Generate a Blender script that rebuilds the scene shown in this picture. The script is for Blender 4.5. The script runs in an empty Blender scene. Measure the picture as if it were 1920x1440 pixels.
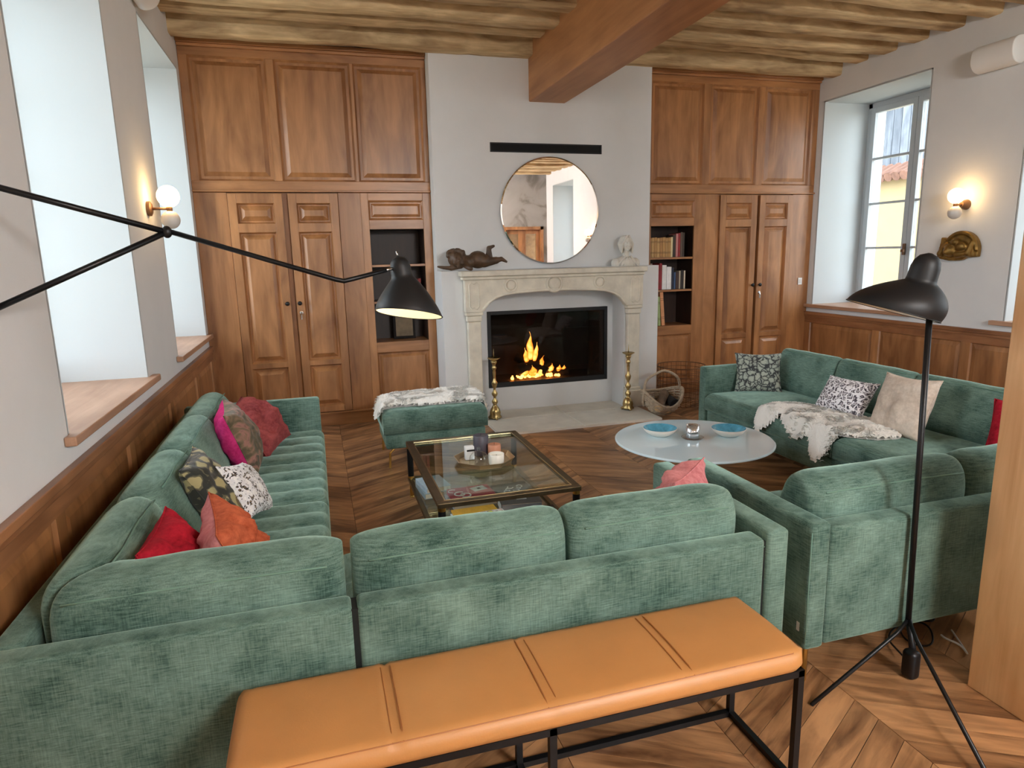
import bpy, bmesh, math, random
from math import sin, cos, pi, radians, sqrt, exp
from mathutils import Vector, Matrix, noise
random.seed(7)
S = bpy.context.scene
COL = S.collection

# ------------------------------------------------------------------ camera
cam_d = bpy.data.cameras.new('camera'); cam = bpy.data.objects.new('camera', cam_d); COL.objects.link(cam)
YAW, PITCH, ROLL, FPX = 0.2848915, 0.1940237, -0.0230144, 1235.38
fw = Vector((sin(YAW)*cos(PITCH), cos(YAW)*cos(PITCH), -sin(PITCH)))
rt = fw.cross(Vector((0, 0, 1))).normalized(); up = rt.cross(fw)
r2 = rt*cos(ROLL)+up*sin(ROLL); u2 = up*cos(ROLL)-rt*sin(ROLL)
cam.matrix_world = Matrix(((r2.x, u2.x, -fw.x, 0), (r2.y, u2.y, -fw.y, 0), (r2.z, u2.z, -fw.z, 1.6), (0, 0, 0, 1)))
cam_d.sensor_fit = 'HORIZONTAL'; cam_d.sensor_width = 36; cam_d.lens = FPX/1920*36
cam_d.clip_start = 0.05; cam_d.clip_end = 200
S.camera = cam

# ------------------------------------------------------------------ sky and exposure
SKY = 4.5
wd = bpy.data.worlds.new('overcast_sky'); S.world = wd; wd.use_nodes = True
bg = wd.node_tree.nodes['Background']; bg.inputs[0].default_value = (0.86, 0.94, 1.0, 1); bg.inputs[1].default_value = SKY
S.view_settings.view_transform = 'Standard'; S.view_settings.look = 'None'
S.view_settings.exposure = 1.08; S.view_settings.gamma = 1.0; S.view_settings.use_curve_mapping = False
S.cycles.use_adaptive_sampling = True; S.cycles.adaptive_threshold = .04; S.cycles.max_bounces = 9; S.cycles.diffuse_bounces = 5; S.cycles.glossy_bounces = 4; S.cycles.transparent_max_bounces = 10
S.cycles.transmission_bounces = 6; S.cycles.use_denoising = True; S.cycles.sample_clamp_indirect = 6.0
S.cycles.caustics_reflective = False; S.cycles.caustics_refractive = False

# room constants (metres)
XL, XR, YB, YF, ZC = -0.96, 5.55, 6.5, -3.0, 3.62
WIN_L = [(2.865, 4.19), (5.07, 6.40)]
WIN_R = [(5.07, 6.42), (2.86, 4.15), (0.65, 1.95), (-2.55, -1.25)]
WZ0, WZ1 = 0.955, 3.18

def portal(name, x, y, z, sy, sz, rz):
    l = bpy.data.lights.new(name, 'AREA'); l.shape = 'RECTANGLE'; l.size = sz; l.size_y = sy
    o = bpy.data.objects.new(name, l); COL.objects.link(o)
    l.cycles.is_portal = True
    o.location = (x, y, z); o.rotation_euler = (0, rz, 0)
for i, (a, b) in enumerate(WIN_L): portal('sky_portal', XL-0.88, (a+b)/2, (WZ0+WZ1)/2, b-a, WZ1-WZ0, -pi/2)
for i, (a, b) in enumerate(WIN_R): portal('sky_portal', XR+0.88, (a+b)/2, (WZ0+WZ1)/2, b-a, WZ1-WZ0, pi/2)

def portal_f(x0, x1):
    l = bpy.data.lights.new('sky_portal', 'AREA'); l.shape = 'RECTANGLE'; l.size = x1-x0; l.size_y = 2.9; l.cycles.is_portal = True
    o = bpy.data.objects.new('sky_portal', l); COL.objects.link(o); o.location = ((x0+x1)/2, YF-.42, 1.85); o.rotation_euler = (pi/2, 0, 0)
portal_f(2.0, 3.8)

# ------------------------------------------------------------------ materials
def _new(name):
    m = bpy.data.materials.new(name); m.use_nodes = True
    nt = m.node_tree; b = nt.nodes['Principled BSDF']
    return m, nt, b
def N(nt, t, **kw):
    n = nt.nodes.new(t)
    for k, v in kw.items(): setattr(n, k, v)
    return n
def setv(n, **kw):
    for k, v in kw.items(): n.inputs[k.replace('_', ' ')].default_value = v
def c4(c): return (c[0], c[1], c[2], 1)
def srgb(r, g, b):
    f = lambda v: (v/255/12.92 if v/255 <= .04045 else ((v/255+.055)/1.055)**2.4)
    return (f(r), f(g), f(b))
def plain(name, col, rough=.5, metal=0, bump=0, bscale=60, var=0, vscale=4, **kw):
    m, nt, b = _new(name)
    b.inputs['Base Color'].default_value = c4(col); b.inputs['Roughness'].default_value = rough; b.inputs['Metallic'].default_value = metal
    for k, v in kw.items(): b.inputs[k.replace('_', ' ')].default_value = v
    if var or bump:
        tc = N(nt, 'ShaderNodeTexCoord')
    if var:
        n = N(nt, 'ShaderNodeTexNoise'); setv(n, Scale=vscale, Detail=6.0, Roughness=.6); nt.links.new(tc.outputs['Object'], n.inputs['Vector'])
        mx = N(nt, 'ShaderNodeMix', data_type='RGBA'); mx.inputs[6].default_value = c4([max(0, x*(1-var)) for x in col]); mx.inputs[7].default_value = c4([min(1, x*(1+var)) for x in col])
        rp = N(nt, 'ShaderNodeMapRange'); setv(rp, From_Min=.3, From_Max=.7)
        nt.links.new(n.outputs[0], rp.inputs[0]); nt.links.new(rp.outputs[0], mx.inputs[0]); nt.links.new(mx.outputs[2], b.inputs['Base Color'])
    if bump:
        n2 = N(nt, 'ShaderNodeTexNoise'); setv(n2, Scale=bscale, Detail=5.0); nt.links.new(tc.outputs['Object'], n2.inputs['Vector'])
        bp = N(nt, 'ShaderNodeBump'); setv(bp, Strength=bump, Distance=.01); nt.links.new(n2.outputs[0], bp.inputs['Height']); nt.links.new(bp.outputs[0], b.inputs['Normal'])
    return m
def emit(name, col, s):
    m = bpy.data.materials.new(name); m.use_nodes = True; nt = m.node_tree; nt.nodes.clear()
    e = N(nt, 'ShaderNodeEmission'); e.inputs[0].default_value = c4(col); e.inputs[1].default_value = s
    o = N(nt, 'ShaderNodeOutputMaterial'); nt.links.new(e.outputs[0], o.inputs[0]); return m
def glass(name, tint=(1, 1, 1), refl=.08, rough=0.0):
    m = bpy.data.materials.new(name); m.use_nodes = True; nt = m.node_tree; nt.nodes.clear()
    t = N(nt, 'ShaderNodeBsdfTransparent'); t.inputs[0].default_value = c4(tint)
    g = N(nt, 'ShaderNodeBsdfGlossy'); g.inputs['Roughness'].default_value = rough
    f0 = N(nt, 'ShaderNodeLayerWeight'); f0.inputs[0].default_value = .5
    f = N(nt, 'ShaderNodeMath', operation='POWER'); f.inputs[1].default_value = 4.0; nt.links.new(f0.outputs['Facing'], f.inputs[0])
    a = N(nt, 'ShaderNodeMath', operation='MULTIPLY_ADD'); a.inputs[1].default_value = .8; a.inputs[2].default_value = refl/2
    mx = N(nt, 'ShaderNodeMixShader'); o = N(nt, 'ShaderNodeOutputMaterial')
    nt.links.new(f.outputs[0], a.inputs[0]); nt.links.new(a.outputs[0], mx.inputs[0]); nt.links.new(t.outputs[0], mx.inputs[1]); nt.links.new(g.outputs[0], mx.inputs[2]); nt.links.new(mx.outputs[0], o.inputs[0]); return m
def wood(name, dark, light, axis='Z', rough=.4, scale=1.0, rnd=.35, coat=0.0, knots=False, stretch=14):
    """grain runs along axis in object space; every object gets its own shift and tone"""
    m, nt, b = _new(name); b.inputs['Roughness'].default_value = rough; b.inputs['Coat Weight'].default_value = coat; b.inputs['Coat Roughness'].default_value = .25
    tc = N(nt, 'ShaderNodeTexCoord'); oi = N(nt, 'ShaderNodeObjectInfo')
    if axis == 'UV': src = tc.outputs['UV']
    else: src = tc.outputs['Object']
    ml = N(nt, 'ShaderNodeMath', operation='MULTIPLY'); ml.inputs[1].default_value = 37.0; nt.links.new(oi.outputs['Random'], ml.inputs[0])
    va = N(nt, 'ShaderNodeVectorMath', operation='ADD'); nt.links.new(src, va.inputs[0]); nt.links.new(ml.outputs[0], va.inputs[1])
    mp = N(nt, 'ShaderNodeMapping'); s = [stretch*scale]*3; s[{'X': 0, 'Y': 1, 'Z': 2, 'UV': 0}[axis]] = scale; mp.inputs['Scale'].default_value = s
    nt.links.new(va.outputs[0], mp.inputs['Vector'])
    n1 = N(nt, 'ShaderNodeTexNoise'); setv(n1, Scale=1.0, Detail=8.0, Roughness=.62, Distortion=.6); nt.links.new(mp.outputs[0], n1.inputs['Vector'])
    mp2 = N(nt, 'ShaderNodeMapping'); s2 = [3.5*scale]*3; s2[{'X': 0, 'Y': 1, 'Z': 2, 'UV': 0}[axis]] = 1.2*scale; mp2.inputs['Scale'].default_value = s2
    nt.links.new(va.outputs[0], mp2.inputs['Vector'])
    n2 = N(nt, 'ShaderNodeTexNoise'); setv(n2, Scale=1.0, Detail=3.0, Distortion=1.5); nt.links.new(mp2.outputs[0], n2.inputs['Vector'])
    ad = N(nt, 'ShaderNodeMath', operation='MULTIPLY_ADD'); ad.inputs[1].default_value = .55; nt.links.new(n1.outputs[0], ad.inputs[0])
    h = N(nt, 'ShaderNodeMath', operation='MULTIPLY'); h.inputs[1].default_value = .45; nt.links.new(n2.outputs[0], h.inputs[0]); nt.links.new(h.outputs[0], ad.inputs[2])
    rp = N(nt, 'ShaderNodeMapRange'); setv(rp, From_Min=.34, From_Max=.66); nt.links.new(ad.outputs[0], rp.inputs[0])
    r2_ = N(nt, 'ShaderNodeMath', operation='MULTIPLY_ADD'); r2_.inputs[1].default_value = rnd
    geo = N(nt, 'ShaderNodeNewGeometry'); sm = N(nt, 'ShaderNodeMath', operation='ADD'); nt.links.new(oi.outputs['Random'], sm.inputs[0]); nt.links.new(geo.outputs['Random Per Island'], sm.inputs[1])
    fr = N(nt, 'ShaderNodeMath', operation='FRACT'); nt.links.new(sm.outputs[0], fr.inputs[0])
    cen = N(nt, 'ShaderNodeMath', operation='SUBTRACT'); cen.inputs[1].default_value = .5; nt.links.new(fr.outputs[0], cen.inputs[0])
    nt.links.new(cen.outputs[0], r2_.inputs[0]); nt.links.new(rp.outputs[0], r2_.inputs[2])
    cr = N(nt, 'ShaderNodeValToRGB'); cr.color_ramp.elements[0].color = c4(dark); cr.color_ramp.elements[1].color = c4(light)
    nt.links.new(r2_.outputs[0], cr.inputs[0]); last = cr.outputs[0]
    if knots:
        mp3 = N(nt, 'ShaderNodeMapping'); mp3.inputs['Scale'].default_value = (0, 3.2, 1.9); nt.links.new(tc.outputs['Object'], mp3.inputs['Vector'])
        ds = N(nt, 'ShaderNodeVectorMath', operation='MULTIPLY_ADD'); ds.inputs[1].default_value = (.25, .25, .25); nt.links.new(n1.outputs['Color'], ds.inputs[0]); nt.links.new(mp3.outputs[0], ds.inputs[2])
        vo = N(nt, 'ShaderNodeTexVoronoi'); setv(vo, Scale=1.0); nt.links.new(ds.outputs[0], vo.inputs['Vector'])
        kr = N(nt, 'ShaderNodeMapRange'); setv(kr, From_Min=.02, From_Max=.36); nt.links.new(vo.outputs['Distance'], kr.inputs[0])
        mx = N(nt, 'ShaderNodeMix', data_type='RGBA'); mx.inputs[6].default_value = c4([x*.55 for x in dark]); nt.links.new(kr.outputs[0], mx.inputs[0]); nt.links.new(last, mx.inputs[7]); last = mx.outputs[2]
    nt.links.new(last, b.inputs['Base Color'])
    bp = N(nt, 'ShaderNodeBump'); setv(bp, Strength=.12, Distance=.004); nt.links.new(n1.outputs[0], bp.inputs['Height']); nt.links.new(bp.outputs[0], b.inputs['Normal'])
    return m
def velvet(name, dark, light, sheen=.5, streak=(20, 20, 230), sheen_col=None, patch=5.0):
    m, nt, b = _new(name); b.inputs['Roughness'].default_value = .85
    b.inputs['Sheen Weight'].default_value = sheen; b.inputs['Sheen Roughness'].default_value = .4
    b.inputs['Sheen Tint'].default_value = c4(sheen_col or light); b.inputs['Specular IOR Level'].default_value = .15
    tc = N(nt, 'ShaderNodeTexCoord')
    mp = N(nt, 'ShaderNodeMapping'); mp.inputs['Scale'].default_value = streak; nt.links.new(tc.outputs['Object'], mp.inputs['Vector'])
    n1 = N(nt, 'ShaderNodeTexNoise'); setv(n1, Scale=1.0, Detail=6.0, Roughness=.7); nt.links.new(mp.outputs[0], n1.inputs['Vector'])
    n2 = N(nt, 'ShaderNodeTexNoise'); setv(n2, Scale=patch, Detail=4.0); nt.links.new(tc.outputs['Object'], n2.inputs['Vector'])
    mpv = N(nt, 'ShaderNodeMapping'); mpv.inputs['Scale'].default_value = (streak[2]*1.4, streak[2]*1.4, streak[0]); nt.links.new(tc.outputs['Object'], mpv.inputs['Vector'])
    n3 = N(nt, 'ShaderNodeTexNoise'); setv(n3, Scale=1.0, Detail=4.0, Roughness=.7); nt.links.new(mpv.outputs[0], n3.inputs['Vector'])
    mxn = N(nt, 'ShaderNodeMix'); mxn.inputs[0].default_value = .36; nt.links.new(n1.outputs[0], mxn.inputs[2]); nt.links.new(n3.outputs[0], mxn.inputs[3])
    ad = N(nt, 'ShaderNodeMath', operation='MULTIPLY_ADD'); ad.inputs[1].default_value = .6; nt.links.new(n2.outputs[0], ad.inputs[0]); nt.links.new(mxn.outputs[0], ad.inputs[2])
    rp = N(nt, 'ShaderNodeMapRange'); setv(rp, From_Min=.62, From_Max=.98); nt.links.new(ad.outputs[0], rp.inputs[0])
    mx = N(nt, 'ShaderNodeMix', data_type='RGBA'); mx.inputs[6].default_value = c4(dark); mx.inputs[7].default_value = c4(light)
    nt.links.new(rp.outputs[0], mx.inputs[0]); nt.links.new(mx.outputs[2], b.inputs['Base Color'])
    bp = N(nt, 'ShaderNodeBump'); setv(bp, Strength=.2, Distance=.004); nt.links.new(n1.outputs[0], bp.inputs['Height']); nt.links.new(bp.outputs[0], b.inputs['Normal'])
    return m
def pattern(name, cols, scale, kind='leopard', rough=.8):
    m, nt, b = _new(name); b.inputs['Roughness'].default_value = rough; b.inputs['Sheen Weight'].default_value = .2
    tc = N(nt, 'ShaderNodeTexCoord'); src = tc.outputs['Object']
    cr = N(nt, 'ShaderNodeValToRGB'); cr.color_ramp.interpolation = 'CONSTANT' if kind != 'floral' else 'LINEAR'
    if kind in ('leopard', 'ring'):
        ns = N(nt, 'ShaderNodeTexNoise'); setv(ns, Scale=scale*.8, Detail=2.0); nt.links.new(src, ns.inputs['Vector'])
        mixv = N(nt, 'ShaderNodeMix', data_type='RGBA'); mixv.inputs[0].default_value = .06 if kind == 'ring' else .12; nt.links.new(src, mixv.inputs[6]); nt.links.new(ns.outputs['Color'], mixv.inputs[7])
        v = N(nt, 'ShaderNodeTexVoronoi', feature='DISTANCE_TO_EDGE' if kind == 'ring' else 'F1'); setv(v, Scale=scale); nt.links.new(mixv.outputs[2], v.inputs['Vector']); fac = v.outputs['Distance']
    elif kind == 'leaf':
        v = N(nt, 'ShaderNodeTexVoronoi', feature='F1', distance='MINKOWSKI'); setv(v, Scale=scale, Exponent=.55, Randomness=.45); nt.links.new(src, v.inputs['Vector']); fac = v.outputs['Distance']
    else:
        v = N(nt, 'ShaderNodeTexNoise'); setv(v, Scale=scale, Detail=5.0, Distortion=1.2); nt.links.new(src, v.inputs['Vector']); fac = v.outputs[0]
    els = cr.color_ramp.elements
    els[0].position = cols[0][0]; els[0].color = c4(cols[0][1]); els[1].position = cols[1][0]; els[1].color = c4(cols[1][1])
    for p, c in cols[2:]: e = els.new(p); e.color = c4(c)
    nt.links.new(fac, cr.inputs[0]); nt.links.new(cr.outputs[0], b.inputs['Base Color'])
    return m

M = {}
M['plaster'] = plain('plaster', srgb(223, 225, 226), .9, bump=.08, bscale=90, var=.02)
M['reveal'] = plain('reveal_plaster', srgb(196, 203, 206), .85, bump=.04)
M['cab'] = wood('cabinet_wood', srgb(122, 79, 46), srgb(188, 133, 85), 'Z', .38, rnd=.22, coat=.15, stretch=9)
M['cabh'] = wood('cabinet_wood_horizontal', srgb(122, 79, 46), srgb(186, 131, 83), 'X', .38, rnd=.22, coat=.15, stretch=9)
M['caby'] = wood('wainscot_wood_long', srgb(112, 70, 42), srgb(174, 120, 80), 'Y', .38, rnd=.2, coat=.15)
M['floor'] = wood('parquet_oak', srgb(98, 64, 40), srgb(200, 150, 104), 'UV', .38, scale=2.2, rnd=.55, coat=.1, stretch=9)
M['niche'] = wood('dark_niche_wood', srgb(34, 20, 13), srgb(58, 36, 24), 'Z', .5)  # niche boards, darker than the cabinet wood
M['floorbase'] = plain('parquet_joint', srgb(50, 30, 18), .8)
M['joist'] = wood('old_oak_joist', srgb(142, 112, 76), srgb(232, 206, 160), 'X', .85, scale=1.6, rnd=.15, stretch=10)
M['boards'] = wood('ceiling_boards', srgb(120, 96, 70), srgb(180, 150, 112), 'Y', .85, rnd=.2)
M['beam'] = wood('ceiling_beam_wood', srgb(150, 98, 58), srgb(196, 140, 92), 'Y', .5, scale=.7, rnd=.0)
M['post'] = wood('post_wood', srgb(206, 158, 108), srgb(242, 204, 154), 'Z', .5, scale=1.0, rnd=0, knots=True)
M['sill'] = wood('sill_wood', srgb(160, 118, 90), srgb(196, 156, 128), 'Y', .4, rnd=.1)
M['stone'] = plain('mantel_limestone', srgb(222, 215, 199), .85, var=.12, vscale=9, bump=.25, bscale=40)
M['slab'] = plain('hearth_limestone', srgb(222, 218, 206), .6, var=.1, vscale=5, bump=.08)
M['grout'] = plain('grout', srgb(232, 228, 220), .9)
M['green'] = velvet('green_velvet', srgb(42, 70, 61), srgb(122, 150, 138), .8, sheen_col=srgb(190, 225, 210))
M['green_seam'] = plain('green_piping', srgb(104, 138, 122), .8)
M['gap'] = plain('gap_shade', srgb(18, 22, 20), .9)  # near-black colour stands in for the shade in the sofa gaps
M['leather'] = plain('cognac_leather', srgb(194, 137, 80), .42, bump=.06, bscale=220, var=.06, vscale=5)
M['stitch'] = plain('leather_seam', srgb(166, 104, 52), .5)
M['tray'] = plain('pale_brass_tray', srgb(200, 178, 140), .32, .8)
M['black'] = plain('black_metal', srgb(22, 22, 24), .38, .3)
M['blackm'] = plain('black_matt_metal', srgb(26, 27, 29), .5, .2)
M['gold'] = plain('brass', srgb(206, 168, 96), .28, 1)
M['oldbrass'] = plain('old_brass', srgb(188, 164, 112), .3, 1, bump=.1, bscale=30, var=.15)
M['bronze'] = plain('antique_bronze_frame', srgb(122, 108, 84), .38, 1, var=.2, vscale=8)
M['relief'] = plain('gilded_relief', srgb(140, 108, 54), .42, .7, var=.35, vscale=14, bump=.2)
M['putto'] = plain('carved_dark_wood', srgb(84, 62, 44), .5, var=.4, vscale=16, bump=.1)
M['marble'] = plain('white_plaster_bust', srgb(218, 214, 204), .6, var=.08, vscale=12)
M['mirror'] = plain('mirror_silver', (.93, .93, .93), .0, 1)
M['white'] = plain('white_lacquer', srgb(236, 236, 234), .4)
M['winframe'] = plain('window_paint', srgb(196, 203, 208), .45)
M['pane'] = glass('window_glass', (.97, .985, .99), .06)
M['tglass'] = glass('table_glass', (.86, .92, .88), .08)
M['fglass'] = glass('fire_glass', (.8, .78, .76), .05)
M['clear'] = glass('clear_glass', (.93, .95, .95), .1)
M['milk'] = plain('white_back_painted_glass', srgb(220, 232, 238), .06, coat=1) if False else plain('white_back_painted_glass', srgb(216, 238, 248), .05)
M['firebox'] = plain('sooty_firebox', srgb(38, 30, 27), .9, var=.4, vscale=6)
M['log'] = plain('log_bark', srgb(112, 92, 74), .9, var=.4, vscale=14, bump=.6, bscale=50)
M['logcut'] = plain('log_end_grain', srgb(206, 176, 134), .8, var=.15, vscale=20)
M['char'] = plain('charred_log', srgb(30, 26, 25), .9, bump=.5, bscale=60)
M['wicker'] = plain('pale_wicker', srgb(178, 160, 138), .8, var=.25, vscale=40)
M['wool'] = plain('sheepskin_wool', srgb(250, 248, 242), .95, bump=.5, bscale=90, Sheen_Weight=.4)
M['globe'] = emit('lit_globe', (1, .62, .26), 9)
M['globe_off'] = plain('opal_globe', srgb(214, 210, 204), .3)
M['brown_metal'] = plain('bronze_brown_metal', srgb(118, 88, 66), .4, .6)
M['shade_in'] = plain('shade_white_inside', srgb(240, 238, 226), .5)
M['ember'] = emit('embers', (1, .28, .04), 9)

# ------------------------------------------------------------------ mesh helpers
def link(o, parent=None, world=True):
    COL.objects.link(o)
    if parent is not None:
        o.parent = parent
        if world:
            L = parent.get('_wl', None)
            o.matrix_parent_inverse = (Matrix.Translation(Vector(L)) @ Matrix.Rotation(parent['_rz'], 4, 'Z')).inverted() if L is not None else Matrix.Identity(4)
    return o
def obj(name, bm, mat, parent=None, smooth=False, bevel=0, seg=2, world=True, sub=0):
    """one mesh object from a bmesh; world=True keeps the coordinates as world coordinates under the parent"""
    me = bpy.data.meshes.new(name); bmesh.ops.recalc_face_normals(bm, faces=bm.faces); bm.to_mesh(me); bm.free()
    for m in (mat if isinstance(mat, (list, tuple)) else [mat]): me.materials.append(m)
    o = bpy.data.objects.new(name, me)
    if smooth or bevel: me.polygons.foreach_set('use_smooth', [True]*len(me.polygons))
    if bevel:
        b = o.modifiers.new('bevel', 'BEVEL'); b.width = bevel; b.segments = seg; b.limit_method = 'ANGLE'; b.angle_limit = radians(35); b.harden_normals = True
    if sub:
        s = o.modifiers.new('sub', 'SUBSURF'); s.levels = sub; s.render_levels = sub
    link(o, parent, world)
    return o
def tag(o, label=None, cat=None, group=None, kind=None):
    if label: o['label'] = label
    if cat: o['category'] = cat
    if group: o['group'] = group
    if kind: o['kind'] = kind
    return o
def thing(name, label, cat, loc=(0, 0, 0), rz=0, group=None, kind=None):
    o = bpy.data.objects.new(name, None); o.empty_display_size = .1; COL.objects.link(o)
    o.location = loc; o.rotation_euler = (0, 0, rz); o['_wl'] = [float(v) for v in loc]; o['_rz'] = float(rz)
    return tag(o, label, cat, group, kind)
def mark(o):          # make a plain mesh object usable as a parent in world coordinates
    o['_wl'] = [0.0, 0.0, 0.0]; o['_rz'] = 0.0; return o
def BM(): return bmesh.new()
def box(bm, x0, x1, y0, y1, z0, z1, mi=0):
    v = [bm.verts.new(p) for p in ((x0, y0, z0), (x1, y0, z0), (x1, y1, z0), (x0, y1, z0), (x0, y0, z1), (x1, y0, z1), (x1, y1, z1), (x0, y1, z1))]
    for f in ((0, 3, 2, 1), (4, 5, 6, 7), (0, 1, 5, 4), (1, 2, 6, 5), (2, 3, 7, 6), (3, 0, 4, 7)):
        fc = bm.faces.new([v[i] for i in f]); fc.material_index = mi
    return bm
def bx(*a, **k): return box(BM(), *a, **k)
def ring_faces(bm, A, B, closed=True, mi=0):
    n = len(A)
    for i in range(n if closed else n-1):
        j = (i+1) % n
        try: bm.faces.new((A[i], A[j], B[j], B[i])).material_index = mi
        except ValueError: pass
def tube(bm, path, r, seg=8, closed=False, caps=True, mi=0):
    P = [Vector(p) for p in path]; n = len(P); rings = []
    rr = r if isinstance(r, (list, tuple)) else [r]*n
    prev = None
    for i, p in enumerate(P):
        if closed: t = (P[(i+1) % n]-P[i-1])
        else: t = P[min(i+1, n-1)]-P[max(i-1, 0)]
        t = t.normalized()
        if prev is None:
            a = Vector((0, 0, 1)) if abs(t.z) < .9 else Vector((1, 0, 0)); nx = t.cross(a).normalized()
        else:
            nx = (prev-t*prev.dot(t))
            nx = nx.normalized() if nx.length > 1e-6 else t.orthogonal().normalized()
        prev = nx; ny = t.cross(nx)
        rings.append([bm.verts.new(p+(nx*cos(2*pi*k/seg)+ny*sin(2*pi*k/seg))*rr[i]) for k in range(seg)])
    for i in range(n-1): ring_faces(bm, rings[i], rings[i+1], mi=mi)
    if closed: ring_faces(bm, rings[-1], rings[0], mi=mi)
    elif caps:
        bm.faces.new(rings[0]).material_index = mi; bm.faces.new(rings[-1]).material_index = mi
    return bm
def bar(bm, a, b, w, h=None, mi=0):
    """square bar between two points"""
    a, b = Vector(a), Vector(b); h = h or w; t = (b-a).normalized()
    s = t.cross(Vector((0, 0, 1))); s = s.normalized() if s.length > 1e-4 else Vector((1, 0, 0)); q = s.cross(t).normalized()
    A = [bm.verts.new(a+s*w/2*i+q*h/2*j) for i, j in ((-1, -1), (1, -1), (1, 1), (-1, 1))]; B = [bm.verts.new(b+s*w/2*i+q*h/2*j) for i, j in ((-1, -1), (1, -1), (1, 1), (-1, 1))]
    ring_faces(bm, A, B, mi=mi); bm.faces.new(A); bm.faces.new(B); return bm
def lathe(bm, prof, c=(0, 0, 0), seg=24, rot=None, mi=0, caps=True):
    c = Vector(c); rings = []
    for r, z in prof:
        ring = []
        for k in range(seg):
            v = Vector((r*cos(2*pi*k/seg), r*sin(2*pi*k/seg), z))
            if rot is not None: v = rot @ v
            ring.append(bm.verts.new(c+v))
        rings.append(ring)
    for i in range(len(rings)-1): ring_faces(bm, rings[i], rings[i+1], mi=mi)
    if caps:
        for q in (rings[0], rings[-1]):
            try: bm.faces.new(q).material_index = mi
            except ValueError: pass
    return bm
def prism(bm, poly, to3, d0, d1, mi=0):
    """polygon in 2D, mapped by to3(u,v,d)"""
    A = [bm.verts.new(to3(u, v, d0)) for u, v in poly]; B = [bm.verts.new(to3(u, v, d1)) for u, v in poly]
    ring_faces(bm, A, B, mi=mi); bm.faces.new(A).material_index = mi; bm.faces.new(B).material_index = mi; return bm
def blob(bm, c, r, rot=None, seg=14, rings=9):
    c = Vector(c); r = r if isinstance(r, (list, tuple)) else (r, r, r)
    m = Matrix.LocRotScale(c, rot.to_quaternion() if rot is not None else None, Vector(r))
    bmesh.ops.create_uvsphere(bm, u_segments=seg, v_segments=rings, radius=1, matrix=m); return bm
def capsule(bm, a, b, ra, rb, n=6):
    a, b = Vector(a), Vector(b)
    pts = [a.lerp(b, i/n) for i in range(n+1)]; tube(bm, pts, [ra+(rb-ra)*i/n for i in range(n+1)], 10); blob(bm, a, ra); blob(bm, b, rb)
def fused(o, voxel=.006, it=4):
    """melt overlapping pieces into one continuous surface"""
    r = o.modifiers.new('remesh', 'REMESH'); r.mode = 'VOXEL'; r.voxel_size = voxel; r.use_smooth_shade = True
    s = o.modifiers.new('smooth', 'SMOOTH'); s.factor = .5; s.iterations = it
    return o
def rbox(bm, x0, x1, y0, y1, z0, z1, r=.02, seg=3):
    b2 = BM(); box(b2, x0, x1, y0, y1, z0, z1)
    bmesh.ops.bevel(b2, geom=list(b2.edges), offset=r, segments=seg, affect='EDGES', profile=.5)
    me = bpy.data.meshes.new('tmp'); b2.to_mesh(me); b2.free(); bm.from_mesh(me); bpy.data.meshes.remove(me); return bm
def copy_tree(o, parent=None, same=True):
    c = o.copy(); COL.objects.link(c)
    if parent is not None: c.parent = parent
    for ch in list(o.children): copy_tree(ch, c)
    return c

# ------------------------------------------------------------------ room shell
def wall_cols(xin, xout, y0, y1, z0, z1, ops):
    bm = BM(); xa, xb = min(xin, xout), max(xin, xout); y = y0
    for a, b in sorted(ops):
        box(bm, xa, xb, y, a, z0, z1); box(bm, xa, xb, a, b, z0, WZ0-.04); box(bm, xa, xb, a, b, WZ1, z1); y = b
    box(bm, xa, xb, y, y1, z0, z1)
    return bm
tag(obj('wall_left', wall_cols(XL, XL-.85, YF, 6.95, 0, 3.9, WIN_L), M['plaster']), 'pale plaster wall on the left with two deep window recesses', kind='structure')
tag(obj('wall_right', wall_cols(XR, XR+.85, YF, 6.95, 0, 3.9, WIN_R), M['plaster']), 'pale plaster wall on the right with deep window recesses', kind='structure')
tag(obj('wall_back', bx(XL-.85, XR+.85, 6.95, 7.15, 0, 3.9), M['plaster']), 'wall behind the built-in wooden cabinets', kind='structure')
M['oldwall'] = pattern('patchy_old_plaster', [(0, srgb(70, 64, 58)), (.36, srgb(116, 110, 104)), (.46, srgb(150, 146, 142)), (.6, srgb(156, 152, 149))], 1.6, 'floral')
WIN_FILL = [(2.0, 3.8)]  # rear opening added out of view to let in more daylight
wf = BM(); box(wf, XL-.85, 2.0, YF-.4, YF, 0, 3.9); box(wf, 3.8, 4.4, YF-.4, YF, 0, 3.9); box(wf, 5.45, XR+.85, YF-.4, YF, 0, 3.9); box(wf, 4.4, 5.45, YF-.4, YF, 2.25, 3.9)
for xa, xb in WIN_FILL: box(wf, xa, xb, YF-.4, YF, 0, .4); box(wf, xa, xb, YF-.4, YF, 3.3, 3.9)
tag(obj('wall_front', wf, M['oldwall']), 'patchy old plaster wall behind the viewer, seen in the round mirror', kind='structure')
# chimney breast
cb = BM()
box(cb, 1.135, 3.38, 6.33, 6.95, 1.46, 3.9); box(cb, 1.135, 1.49, 6.12, 6.95, 0, 1.46); box(cb, 3.0, 3.38, 6.12, 6.95, 0, 1.46); box(cb, 1.49, 3.0, 6.12, 6.95, 1.26, 1.46)
box(cb, 1.49, 3.0, 6.40, 6.95, 1.045, 1.26); box(cb, 1.49, 3.0, 6.40, 6.95, 0, .262); box(cb, 1.49, 1.628, 6.40, 6.95, .262, 1.045); box(cb, 2.942, 3.0, 6.40, 6.95, .262, 1.045)
tag(obj('wall_chimney', cb, M['plaster']), 'plastered chimney breast holding the fireplace', kind='structure')

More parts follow.
